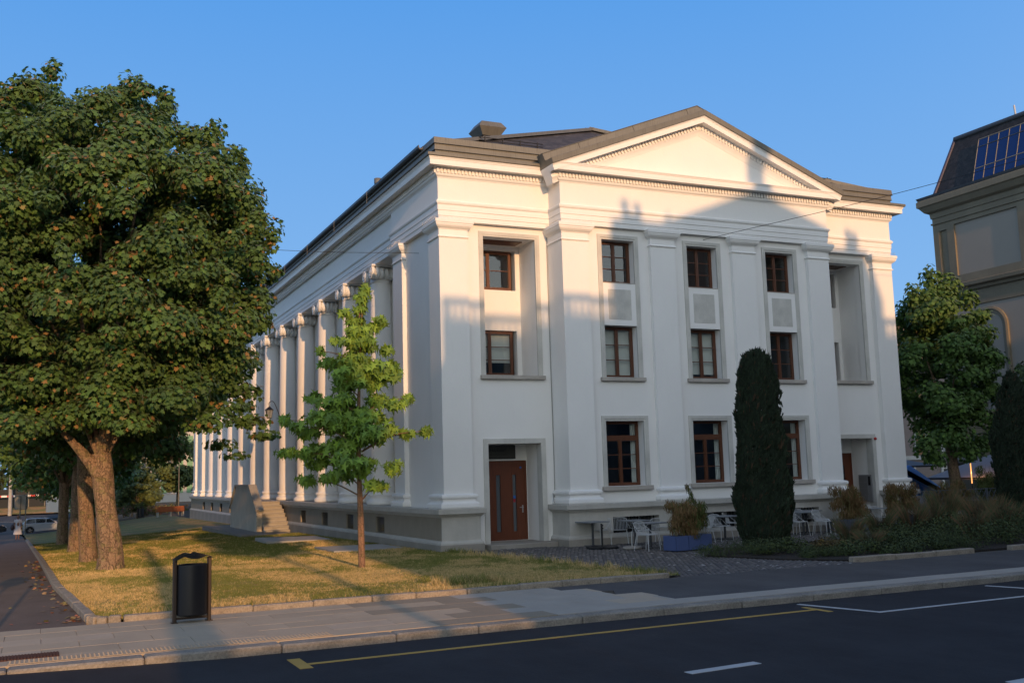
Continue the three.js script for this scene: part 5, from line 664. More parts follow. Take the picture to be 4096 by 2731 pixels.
// park bench
{
  const x = -0.45, z = -66.5, b = thing('park_bench', 'orange wooden park bench seen from behind at the back of the lawn', 'bench', x, ground(x, z), z, 12 * D2R), w = material(0.36, 0.095, 0.022, { tint: T_wood, size: 0.8, rough: 0.6 }), s = material(0.42, 0.38, 0.32, { tint: T_stone, size: 0.9 });
  for (const q of [-1.1, 0, 1.1]) mesh('support', [box(q - 0.05, 0, -0.25, q + 0.05, 0.42, 0.22), box(q - 0.05, 0.4, 0.16, q + 0.05, 0.88, 0.24)], s, b); for (let i = 0; i < 4; i++) mesh('back_slat', chamferBox(-1.2, 0.44 + i * 0.115, 0.24, 1.2, 0.54 + i * 0.115, 0.275, 0.008), w, b); for (let i = 0; i < 4; i++) mesh('seat_slat', chamferBox(-1.2, 0.42, -0.28 + i * 0.115, 1.2, 0.455, -0.18 + i * 0.115, 0.008), w, b);
  const l = thing('lamp_post', 'slim grey park lamp post behind the bench', 'lamp post', 0.9, ground(0, -72), -72); mesh('pole', cyl(V(0, 0, 0), V(0, 5.6, 0), 0.06, 0.045, 10), M.zinc, l); mesh('lamp_head', lathe([[0, 5.55], [0.08, 5.58], [0.2, 5.75], [0.22, 5.82], [0, 5.9]], 16), M.darkMetal, l);
  const f = thing('wooden_fence', 'low rustic wooden fence behind the park bench', 'fence', -2.4, ground(-2, -80), -80), fw = material(0.30, 0.19, 0.09, { tint: T_wood, size: 0.9 }); for (let i = 0; i < 7; i++) mesh('post', box(i * 1.5 - 4, 0, -0.06, i * 1.5 - 3.88, 1.1, 0.06), fw, f); for (const y of [0.45, 0.9]) mesh('rail', box(-4.2, y, -0.03, 5.2, y + 0.1, 0.03), fw, f);
  const h = thing('flower_bed', 'tangled flower bed glowing in the sun behind the bench', 'flower bed', -1.5, ground(-1, -77), -77.5), R = rng(901), bl = []; for (let i = 0; i < 26; i++) bl.push([(R() - 0.5) * 8, 0.3 + R() * 0.5, (R() - 0.5) * 2.4, 0.5, 0.4, 0.5]); crown(h, bl, 5200, ovalLeaf, 0.14, (c, hh, Q) => { const q = Q(); q < 0.14 ? c.setRGB(0.4, 0.14, 0.16) : q < 0.5 ? c.setRGB(0.30, 0.19, 0.07) : c.setRGB(0.12, 0.16, 0.04); }, 905, { name: 'flowers' });
}
// cars
function car(label, x, y, z, turn, paint, estate) {
  const t = thing('parked_car', label, 'car', x, y, z, turn, 'cars on the cross street'), L = 4.7, gl = material(0.03, 0.035, 0.04, { rough: 0.08, ior: 1.6 }), tyre = material(0.015, 0.015, 0.015, { rough: 0.9 }), chrome = material(0.5, 0.5, 0.52, { rough: 0.25, metal: 0.9 });
  const side = (pts) => { const s = new THREE.Shape(); s.moveTo(...pts[0]); s.splineThru(pts.slice(1).map((p) => new THREE.Vector2(...p))); return s; };
  const body = new THREE.Shape(); body.moveTo(-2.3, 0.32); body.lineTo(-2.34, 0.62); body.quadraticCurveTo(-2.3, 0.90, -2.12, 0.95); body.lineTo(1.0, 0.96); body.quadraticCurveTo(1.9, 0.90, 2.2, 0.74); body.quadraticCurveTo(2.36, 0.55, 2.32, 0.34); body.lineTo(1.85, 0.24); body.absarc(1.42, 0.30, 0.38, 0, Math.PI, false); body.lineTo(-0.98, 0.22); body.absarc(-1.40, 0.30, 0.38, 0, Math.PI, false); body.closePath();
  mesh('body', new THREE.ExtrudeGeometry(body, { depth: 1.56, bevelEnabled: true, bevelSize: 0.07, bevelThickness: 0.10, bevelOffset: -0.05, bevelSegments: 3, curveSegments: 14 }).translate(0, 0, -0.78), paint, t);
  const cab = new THREE.Shape(); cab.moveTo(-2.05, 0.94); if (estate) { cab.lineTo(-1.72, 1.36); cab.quadraticCurveTo(-1.55, 1.44, -0.5, 1.45); } else { cab.lineTo(-1.2, 1.36); cab.quadraticCurveTo(-0.9, 1.42, -0.3, 1.43); } cab.quadraticCurveTo(0.1, 1.42, 0.25, 1.34); cab.lineTo(1.05, 0.94); cab.closePath();
  mesh('roof', new THREE.ExtrudeGeometry(cab, { depth: 1.22, bevelEnabled: true, bevelSize: 0.05, bevelThickness: 0.13, bevelOffset: -0.05, bevelSegments: 3 }).translate(0, 0, -0.61), paint, t);
  for (const s of [-1, 1]) { for (const [a, b, c, d] of [[-1.78, -1.02, -1.55, -0.98], [-0.92, -0.12, -0.90, -0.10], [-0.04, 0.72, -0.02, 0.22]]) { const w = new THREE.Shape([[a, 0.98], [b, 0.98], [d, 1.34], [c, 1.34]].map((p) => new THREE.Vector2(...p))); const g = new THREE.ExtrudeGeometry(w, { depth: 0.02, bevelEnabled: false }); g.translate(0, 0, s * 0.73 - 0.01); mesh('window', g, gl, t); } for (const q of [-0.75, 0.2]) mesh('door_handle', box(q - 0.1, 0.80, s * 0.83 - 0.012, q + 0.1, 0.83, s * 0.83 + 0.012), chrome, t);
    for (const q of [-1.40, 1.42]) { const w = new THREE.Group(); w.name = 'wheel'; w.position.set(q, 0.32, s * 0.76); t.add(w); mesh('tyre', new THREE.TorusGeometry(0.25, 0.075, 10, 28).scale(1, 1, 1.3), tyre, w); mesh('rim', [new THREE.CylinderGeometry(0.06, 0.06, 0.05, 12).rotateX(Math.PI / 2).translate(0, 0, s * 0.05), ...[0, 1, 2, 3, 4].map((i) => box(-0.025, 0, s * 0.03, 0.025, 0.22, s * 0.06).rotateZ(i * 1.2566))], chrome, w); }
    mesh('tail_light', box(-2.36, 0.68, s * 0.62 - 0.14, -2.2, 0.82, s * 0.62 + 0.14), material(0.42, 0.01, 0.01, { rough: 0.25 }), t); mesh('headlight', box(2.12, 0.60, s * 0.6 - 0.16, 2.31, 0.72, s * 0.6 + 0.16), material(0.6, 0.6, 0.6, { rough: 0.15 }), t); mesh('roof_rail', box(-1.4, 1.46, s * 0.6 - 0.015, 0.0, 1.485, s * 0.6 + 0.015), chrome, t); }
  return t;
}
car('silver estate car parked on the cross street behind the tree trunks', -10.3, -1.96, -77.2, 4 * D2R, material(0.42, 0.45, 0.50, { rough: 0.3, metal: 0.5, clearcoat: 1 }), 1);
car('dark car cut off by the left edge of the picture', -16.0, -1.97, -78.2, 4 * D2R, material(0.012, 0.016, 0.022, { rough: 0.25, metal: 0.3, clearcoat: 1 }), 0);
{ // people on the path: one figure in a pale dress
  const x = -12.3, z = -51.5, t = thing('person', 'person in a pale grey dress with a dark shoulder bag walking on the path', 'person', x, ground(x, z) + 0.01, z, 8 * D2R);
  const field = (caps, x0, y0, z0, s, n, name, mat) => {
    const mc = new MarchingCubes(n, mat, false, false, 120000), d = new Float32Array(n * n * n), h = s / 2, P = V(), ab = V(), q = V();
    for (let k = 0; k < n; k++) for (let j = 0; j < n; j++) for (let i = 0; i < n; i++) { P.set(x0 + (i - n / 2) / (n / 2) * h, y0 + (j - n / 2) / (n / 2) * h, z0 + (k - n / 2) / (n / 2) * h); let m = 9; for (const [a, b, r0, r1] of caps) { ab.copy(b).sub(a); const tt = clamp(q.copy(P).sub(a).dot(ab) / ab.lengthSq()), dd = q.copy(a).addScaledVector(ab, tt).distanceTo(P) - lerp(r0, r1, tt), e = clamp(0.5 + 0.5 * (dd - m) / 0.045); m = lerp(dd, m, e) - 0.045 * e * (1 - e); } d[i + j * n + k * n * n] = -m; }
    mc.field.set(d); mc.isolation = 0; mc.update(); const c = mc.count, g = new THREE.BufferGeometry(); g.setAttribute('position', new THREE.BufferAttribute(mc.positionArray.slice(0, c * 3), 3)); g.setAttribute('normal', new THREE.BufferAttribute(mc.normalArray.slice(0, c * 3), 3)); g.scale(h, h, h).translate(x0, y0, z0); return mesh(name, g, mat, t);
  };
  const skin = material(0.17, 0.085, 0.055, { rough: 0.6 }), dress = material(0.42, 0.42, 0.45, { rough: 0.95 }), hair = material(0.03, 0.015, 0.01, { rough: 0.7 }), bag = material(0.035, 0.018, 0.02, { rough: 0.6 });
  field([[V(0, 1.36, 0), V(0, 1.48, 0.01), 0.055, 0.05], [V(0, 1.52, 0.015), V(0, 1.60, 0.01), 0.075, 0.088], [V(0, 1.55, 0.10), V(0, 1.535, 0.105), 0.018, 0.02], [V(-0.16, 1.36, 0), V(-0.21, 1.10, -0.02), 0.05, 0.04], [V(-0.21, 1.10, -0.02), V(-0.20, 0.88, 0.08), 0.038, 0.028], [V(0.16, 1.36, 0), V(0.21, 1.10, -0.02), 0.05, 0.04], [V(0.21, 1.10, -0.02), V(0.20, 0.86, 0.06), 0.038, 0.028], [V(0, 1.33, 0), V(0, 0.95, 0), 0.12, 0.13], [V(-0.08, 0.9, 0), V(-0.09, 0.48, 0.05), 0.075, 0.055], [V(-0.09, 0.48, 0.05), V(-0.09, 0.08, 0.0), 0.052, 0.036], [V(0.08, 0.9, 0), V(0.09, 0.48, 0.0), 0.075, 0.055], [V(0.09, 0.48, 0.0), V(0.09, 0.09, -0.12), 0.052, 0.036], [V(-0.09, 0.05, 0), V(-0.09, 0.03, 0.14), 0.04, 0.03], [V(0.09, 0.06, -0.12), V(0.09, 0.04, 0.0), 0.04, 0.03], [V(-0.20, 0.86, 0.08), V(-0.20, 0.74, 0.10), 0.03, 0.02], [V(0.20, 0.84, 0.06), V(0.20, 0.72, 0.08), 0.03, 0.02]], 0, 0.85, 0, 1.9, 84, 'body', skin);
  mesh('dress', lathe([[0.0, 1.42], [0.13, 1.40], [0.20, 1.34], [0.17, 1.20], [0.155, 1.05], [0.20, 0.85], [0.25, 0.55], [0.28, 0.36], [0.27, 0.36]], 22).scale(1, 1, 0.72), dress, t); for (const s of [-1, 1]) mesh('sleeve', cyl(V(s * 0.15, 1.37, 0), V(s * 0.21, 1.18, -0.01), 0.075, 0.062, 10), dress, t);
  mesh('hair', new THREE.SphereGeometry(0.105, 16, 12).scale(0.95, 1.08, 1).translate(0, 1.60, -0.02), hair, t);
  const b = thing('shoulder_bag', 'dark shoulder bag hanging at the side of the person on the path', 'bag', x - 0.34, ground(x, z), z); mesh('pouch', new THREE.SphereGeometry(0.18, 14, 10).scale(0.7, 1.15, 0.9).translate(0, 0.86, 0), bag, b); mesh('strap', tube([V(0.02, 1.0, 0.1), V(0.16, 1.38, 0.02), V(0.02, 1.0, -0.1)], 0.015, 12, 5), bag, b);
}
// things along the far street on the left
{
  const p = thing('street_sign', 'back of a grey information panel on two posts beside the path', 'sign', -12.35, ground(-12.3, -68), -68, 4 * D2R); mesh('panel', chamferBox(-0.5, 2.2, -0.05, 0.5, 3.4, 0.05, 0.02), material(0.26, 0.25, 0.23, { tint: T_metal, size: 1, rough: 0.6 }), p); for (const q of [-0.06, 0.36]) mesh('post', cyl(V(q, 0, 0.06), V(q, 3.3, 0.06), 0.05, 0.05, 8), M.zinc, p);
  const bl = thing('bollard', 'short bollard with yellow and black stripes beside the panel', 'bollard', -12.25, ground(-12.3, -66), -66); for (let i = 0; i < 7; i++) mesh('stripe', cyl(V(0, i * 0.14, 0), V(0, i * 0.14 + 0.14, 0), 0.09, 0.09, 12), i % 2 ? material(0.55, 0.34, 0.03, { rough: 0.6 }) : M.iron, bl);
  const po = thing('utility_pole', 'pale concrete pole far behind the sign panel', 'pole', -15.0, -2, -152); mesh('shaft', cyl(V(0, 0, 0), V(0, 14, 0), 0.28, 0.18, 12), material(0.36, 0.35, 0.32, { tint: T_stone, size: 1.5 }), po);
  const bank = structure('dry_bank', 'bank of dry yellow grass beyond the cross street', 'bank'); sheetMesh('slope', sheet(range(-152, -200, 12), () => -120, () => 30, 30, (x, z) => -2 + 1.1 * clamp((-152 - z) / 5) + 0.3 * vnoise(x * 0.3 + 90, z * 0.3 + 300, 4096, 5)), material(0.33, 0.22, 0.09, { tint: T_lawn, size: 7, rough: 1 }), bank);
  const fe = thing('site_fence', 'dark mesh site fence beyond the cross street', 'fence', 0, -0.9, -158); for (let i = 0; i < 12; i++) { mesh('panel', box(-34 + i * 2.4, 0, -0.03, -31.68 + i * 2.4, 3.0, 0.03), material(0.018, 0.022, 0.024, { rough: 0.8 }), fe); mesh('post', box(-34.05 + i * 2.4, 0, -0.06, -33.95 + i * 2.4, 3.2, 0.06), M.zinc, fe); }
  const ba = thing('barrier', 'red and white striped barrier bar in front of the site fence', 'barrier', 0, -0.9, -156); for (let i = 0; i < 26; i++) mesh('stripe', box(-30 + i * 0.85, 1.75, -0.05, -29.15 + i * 0.85, 2.05, 0.05), i % 2 ? material(0.5, 0.02, 0.02, { rough: 0.6 }) : material(0.7, 0.7, 0.68, { rough: 0.6 }), ba); for (const q of [-29.6, -22, -14, -8.2]) mesh('post', box(q, 0, 0.06, q + 0.12, 2.1, 0.16), M.zinc, ba);
  const si = thing('site_hut', 'grey site hut with a pale panel above the dark fence', 'hut', -26, -0.9, -168); mesh('wall', box(-7, 0, -2.5, 7, 5.2, 0), material(0.14, 0.135, 0.13, { tint: T_metal, size: 3 }), si); mesh('roof', box(-7.2, 5.2, -2.7, 7.2, 5.5, 0.2), material(0.4, 0.42, 0.44, { rough: 0.6 }), si); mesh('notice', box(2.6, 3.0, 0.01, 6.0, 5.0, 0.05), material(0.42, 0.36, 0.30, { rough: 0.8 }), si); mesh('notice', box(3.2, 3.1, 0.055, 5.2, 3.7, 0.07), material(0.12, 0.16, 0.38, { rough: 0.8 }), si);
  const si2 = thing('site_hut', 'low container hut with orange notices right of the fence', 'hut', -6.5, -0.9, -164); mesh('wall', box(-3, 0, -2, 3, 2.6, 0), material(0.30, 0.25, 0.21, { tint: T_metal, size: 2 }), si2); mesh('notice', box(-1.0, 1.1, 0.01, 0.4, 2.4, 0.05), material(0.6, 0.12, 0.03, { rough: 0.8 }), si2);
}
// ---------- houses in the background ----------
{
  const wallM = material(0.46, 0.42, 0.37, { tint: T_plaster, size: 3 }), green = material(0.16, 0.30, 0.16, { rough: 0.8 });
  const t = thing('apartment_block', 'pale apartment block with green shutters far behind the colonnade', 'building', 4, -1, -120); mesh('wall', box(-14, 0, -10, 22, 24, 0), wallM, t);
  for (let s = 0; s < 7; s++) for (let i = 0; i < 10; i++) { const x = -12.5 + i * 3.4, y = 2 + s * 3.1, w = new THREE.Group(); w.name = 'window'; t.add(w); mesh('pane', box(x, y, 0.01, x + 1.2, y + 1.6, 0.05), M.doorGlass, w); mesh('frame', [box(x - 0.08, y - 0.08, 0.01, x, y + 1.68, 0.09), box(x + 1.2, y - 0.08, 0.01, x + 1.28, y + 1.68, 0.09), box(x + 0.56, y, 0.01, x + 0.64, y + 1.6, 0.085), box(x, y - 0.08, 0.01, x + 1.2, y, 0.09)], M.chair, w); for (const q of [-0.85, 1.28]) mesh('shutter', box(x + q, y, 0.01, x + q + 0.75, y + 1.6, 0.08), green, w); }
}
{ // mansard house on the right
  const st = material(0.215, 0.18, 0.12, { tint: T_stone, bump: B_stone, bumpScale: 0.004, size: 2.9 }), pl = material(0.31, 0.27, 0.215, { tint: T_plaster, size: 3 }), yl = material(0.30, 0.235, 0.13, { tint: T_stone, size: 2.2 }), X = 30, Z0 = -8.2, Z1 = 22;
  const t = thing('mansard_house', 'tall ochre stone house with slate mansard roof on the right', 'building'); const part = (n) => { const g = new THREE.Group(); g.name = n; t.add(g); return g; };
  mesh('wall', wallZY(Z0, -0.5, Z1, 15.1, [[-6.9, 11.35, -3.25, 13.95], [-7.85, 11.35, -7.35, 13.8], [-5.85, 5.6, -4.5, 8.7]], X, 0.35), st, t); mesh('end_wall', box(X + 0.02, -0.5, Z0 + 0.001, X + 14, 15.1, Z0 + 0.4), st, t); mesh('core', box(X + 0.3, -0.5, Z0 + 0.4, X + 14, 15.1, Z1), st, t);
  mesh('panel', box(X + 0.10, 11.3, -6.95, X + 0.16, 14.0, -3.2), pl, t); mesh('panel', box(X + 0.10, 11.3, -7.9, X + 0.16, 13.9, -7.3), st, t);
  const path = [[X + 14, Z0], [X, Z0], [X, Z1]], strip = (n, prof, m) => mesh(n, sweep(prof, path), m, t);
  strip('cornice', [[-0.2, 14.5], [0.05, 14.5], [0.08, 14.75], [0.25, 14.85], [0.42, 15.1], [0.5, 15.15], [0.5, 15.42], [0.42, 15.5], [-0.2, 15.55]], st); strip('frieze_line', [[-0.1, 14.18], [0.06, 14.18], [0.06, 14.26], [-0.1, 14.26]], st); strip('string_course', [[-0.2, 10.5], [0.12, 10.5], [0.16, 10.62], [0.35, 10.7], [0.38, 10.86], [0.1, 10.95], [-0.2, 10.95]], st); strip('string_course', [[-0.1, 9.75], [0.08, 9.75], [0.08, 9.95], [-0.1, 9.95]], st); strip('string_course', [[-0.2, 2.15], [0.16, 2.15], [0.2, 2.3], [0.16, 2.42], [-0.2, 2.45]], pl);
  mesh('wall_panel', wallZY(Z0 + 0.6, 4.6, Z1, 9.74, [[-5.85, 5.6, -4.5, 8.7]], X - 0.02, 0.06), pl, t);
  for (let i = 0; i < 8; i++) mesh('rusticated_course', box(X - 0.05, 2.46 + i * 0.27, Z0 - 0.05, X + 0.1, 2.46 + i * 0.27 + 0.245, Z1), yl, t);
  // arched niche
  const n = part('arched_niche'), arc = (r, zc, y0, y1) => { const p = [[zc - r, y0], [zc - r, y1]]; for (let i = 1; i < 12; i++) { const a = Math.PI - i / 12 * Math.PI; p.push([zc + Math.cos(a) * r, y1 + Math.sin(a) * r]); } p.push([zc + r, y1], [zc + r, y0]); return p; };
  mesh('surround', sweep([[0, -0.05], [0.30, -0.05], [0.30, 0.10], [0.2, 0.13], [0.12, 0.08], [0, 0.06]], arc(0.66, -5.17, 5.0, 8.55), (a, b, c) => [X - 0.02 - c, b, a]), st, n); { const s = new THREE.Shape(arc(0.67, -5.17, 5.0, 8.55).map((p) => new THREE.Vector2(...p))); mesh('back', new THREE.ExtrudeGeometry(s, { depth: 0.05, bevelEnabled: false }).rotateY(-Math.PI / 2).translate(X - 0.005, 0, 0), pl, n); }
  // mansard
  const sl = material(0.032, 0.027, 0.024, { tint: T_slate, bump: B_slate, bumpScale: 0.008, size: 3.2, rough: 0.75 }), zi = M.zincDark; mesh('gutter', sweep([[-0.1, 15.5], [0.45, 15.5], [0.5, 15.62], [0.3, 15.68], [-0.1, 15.7]], path), zi, t);
  const y0 = 15.6, y1 = 18.5, ins = 0.98, lo = (x, z) => [x, y0, z], hi = (x, z) => [x, y1, z], tri = (...q) => { const g = new THREE.BufferGeometry(); g.setAttribute('position', new THREE.Float32BufferAttribute(q.flat(2), 3)); g.computeVertexNormals(); return g; };
  mesh('roof', tri([lo(X + 0.1, Z0 + 0.1), hi(X + ins, Z0 + ins), lo(X + 0.1, Z1)], [lo(X + 0.1, Z1), hi(X + ins, Z0 + ins), hi(X + ins, Z1)], [lo(X + 0.1, Z0 + 0.1), lo(X + 14, Z0 + 0.1), hi(X + ins, Z0 + ins)], [hi(X + ins, Z0 + ins), lo(X + 14, Z0 + 0.1), hi(X + 14, Z0 + ins)], [hi(X + ins, Z0 + ins), hi(X + 14, Z0 + ins), hi(X + ins, Z1)], [hi(X + 14, Z0 + ins), hi(X + 14, Z1), hi(X + ins, Z1)]), sl, t);
  mesh('roof_edge', tube([V(X + ins, y1, Z1), V(X + ins, y1, 0), V(X + ins, y1 + 0.02, Z0 + ins)], 0.14, 20, 8), zi, t); mesh('roof_edge', tube([V(X + ins, y1, Z0 + ins), V(X + ins + 6, y1, Z0 + ins), V(X + 14, y1, Z0 + ins)], 0.14, 12, 8), zi, t); mesh('hip_flashing', cyl(V(X + 0.1, y0, Z0 + 0.1), V(X + ins, y1, Z0 + ins), 0.09, 0.09, 6), material(0.06, 0.05, 0.085, { rough: 0.5 }), t);
  // studio window in the mansard slope
  const w = part('studio_window'), pt = (z, v) => V(lerp(X + 0.1, X + ins, v) - 0.13, lerp(y0, y1, v), z), gl = material(0.010, 0.022, 0.10, { rough: 0.08, ior: 1.5 }), fm = material(0.26, 0.22, 0.16, { rough: 0.6 }), quad = (a, b, c, d, e) => { const g = new THREE.BufferGeometry(), q = [a, b, c, a, c, d].flatMap((k) => [k.x, k.y, k.z]); g.setAttribute('position', new THREE.Float32BufferAttribute(q, 3)); g.computeVertexNormals(); return g; };
  const za = -5.55, zb = -2.55; for (let i = 0; i < 5; i++) { const a = lerp(za, zb, i / 5) + 0.03, b = lerp(za, zb, (i + 1) / 5) - 0.03; for (const [v0, v1] of [[0.05, 0.27], [0.29, 0.66], [0.68, 0.80]]) mesh('pane', quad(pt(a, v0), pt(b, v0), pt(b, v1), pt(a, v1)), gl, w); }
  for (let i = 0; i <= 5; i++) { const z = lerp(za, zb, i / 5); mesh('glazing_bar', cyl(pt(z, 0.03), pt(z, 0.82), 0.022, 0.022, 4), fm, w); } for (const v of [0.04, 0.28, 0.67, 0.81]) mesh('glazing_bar', cyl(pt(za, v), pt(zb, v), 0.03, 0.03, 4), v === 0.67 ? zi : fm, w);
  const fr = mesh('mast', cyl(V(X + ins + 0.4, y1, -3.9), V(X + ins + 0.4, y1 + 0.75, -3.95), 0.045, 0.045, 8), M.chair, t);
}
{ // lower house behind the tree
  const st = material(0.23, 0.185, 0.165, { tint: T_plaster, size: 3 }), t = thing('town_house', 'mauve rendered town house behind the tree at the right', 'building', 0, 0, -30), X0 = 38, X1 = 62; mesh('wall', box(X0, -0.6, -9, X1, 13.0, 0), st, t); mesh('roof', box(X0 - 0.3, 13.0, -9.3, X1 + 0.3, 13.5, 0.3), M.zincDark, t); mesh('string_course', box(X0, 2.45, 0, X1, 2.75, 0.12), M.surround, t);
  for (let s = 0; s < 3; s++) for (let i = 0; i < 8; i++) { const x = 39.3 + i * 2.75, y = 2.85 + s * 3.3, w = new THREE.Group(); w.name = 'window'; t.add(w); mesh('pane', box(x, y, 0.01, x + 0.95, y + 1.9, 0.05), i % 3 === 1 ? material(0.24, 0.13, 0.05, { rough: 0.7 }) : M.doorGlass, w); mesh('frame', [box(x - 0.18, y, 0.005, x, y + 2.05, 0.08), box(x + 0.95, y, 0.005, x + 1.13, y + 2.05, 0.08), box(x, y + 1.9, 0.005, x + 0.95, y + 2.05, 0.08)], M.surround, w); }
  for (let i = 0; i < 5; i++) { const x = 40 + i * 4.3, d = new THREE.Group(); d.name = 'door'; t.add(d); mesh('leaf', box(x, -0.5, 0.01, x + 1.2, 1.7, 0.05), M.iron, d); mesh('frame', [box(x - 0.22, -0.5, 0.005, x, 1.95, 0.1), box(x + 1.2, -0.5, 0.005, x + 1.42, 1.95, 0.1), box(x, 1.7, 0.005, x + 1.2, 1.95, 0.1)], M.surround, d); }
}
// parasols, fence and lights beyond the right corner
{
  const sail = (t, name, pts, m, th = 0.02) => { const p = []; for (const [a, b, c] of pts) p.push(...a, ...b, ...c); const g = new THREE.BufferGeometry(); g.setAttribute('position', new THREE.Float32BufferAttribute(p, 3)); g.computeVertexNormals(); const g2 = g.clone().translate(0, -th, 0); return mesh(name, [g, g2], m, t); };
  const parasol = (label, x, y, z, r, h, m, tilt, drop) => { const t = thing('parasol', label, 'parasol', x, 0, z, 0, 'parasols beyond the building corner'), c = [[-r, 0, -r], [r, 0, -r], [r, 0, r], [-r, 0, r]], ap = [0, h, 0]; const can = new THREE.Group(); can.name = 'canopy'; can.position.y = y; can.rotation.z = tilt; t.add(can); for (let i = 0; i < 4; i++) { const a = c[i], b = c[(i + 1) % 4]; sail(can, 'gore', [[a, b, ap]], m); sail(can, 'valance', [[a, b, [b[0], -drop, b[2]]], [a, [b[0], -drop, b[2]], [a[0], -drop, a[2]]]], m); } mesh('pole', cyl(V(0, 0, 0), V(0, y + h * 0.9, 0), 0.03, 0.03, 8), M.darkMetal, t); for (let i = 0; i < 4; i++) mesh('rib', cyl(V(0, h - 0.05, 0), V(c[i][0], -0.03, c[i][2]), 0.012, 0.012, 5), M.darkMetal, can); return t; };
  parasol('tilted blue parasol behind the right corner pilaster', 22.9, 1.5, -4.3, 1.15, 0.7, material(0.06, 0.24, 0.62, { rough: 0.8 }), -0.42, 0.22);
  parasol('grey parasol behind the tilted blue one', 25.2, 2.1, -7.6, 1.5, 0.45, material(0.20, 0.21, 0.22, { rough: 0.8 }), 0, 0.06);
  parasol('large beige parasol left of the right yew', 27.3, 1.55, -3.6, 1.9, 0.95, material(0.46, 0.41, 0.39, { rough: 0.85 }), 0, 0.08);
  const f = thing('lattice_fence', 'low grey lattice fence behind the dry planters', 'fence', 17.0, 0, 0.78), gm = material(0.12, 0.14, 0.17, { rough: 0.5, metal: 0.3 }); for (let i = 0; i < 7; i++) mesh('post', box(i * 1.6 - 0.03, 0, -0.03, i * 1.6 + 0.03, 1.2, 0.03), gm, f); for (let i = 0; i < 36; i++) { const x = i * 0.266; for (const s of [0, 1]) mesh('lath', cyl(V(x + s * 0.266, 0.78, 0.01 * s), V(x + (1 - s) * 0.266, 1.16, 0.01 * s), 0.012, 0.012, 4), gm, f); } for (const y of [0.76, 1.17]) mesh('rail', box(0, y, -0.02, 9.6, y + 0.025, 0.02), gm, f);
  const lp = thing('light_strip', 'glowing orange light tube beside the tree trunk on the right', 'lamp', 24.9, 0, -2.6); mesh('post', cyl(V(0, 0, 0), V(0, 1.3, 0), 0.02, 0.02, 8), M.darkMetal, lp); mesh('tube', cyl(V(0, 1.3, 0), V(0, 2.15, 0), 0.022, 0.022, 8), new THREE.MeshStandardMaterial({ color: 0x331a08, emissive: new THREE.Color().setRGB(1, 0.42, 0.12), emissiveIntensity: 2.2, roughness: 0.5 }), lp); const pl = new THREE.PointLight(new THREE.Color().setRGB(1, 0.5, 0.2), 1.2, 0, 2); pl.position.set(0, 1.75, 0.08); pl.castShadow = true; lp.add(pl);
}
// overhead wires
tag(mesh('overhead_wire', tube([V(9.4, 10.01, 0.7), V(14.5, 10.9, 8), V(24, 13.4, 21)], 0.009, 40, 5), M.iron, scene), 'thin overhead wire rising from the middle of the front to the upper right', 'wire');
tag(mesh('overhead_wire', tube([V(0.15, 9.57, -2.28), V(-4.5, 9.62, -3.4), V(-16, 10.1, -6)], 0.008, 30, 5), M.iron, scene), 'thin overhead wire from the flank wall into the maple crown', 'wire');

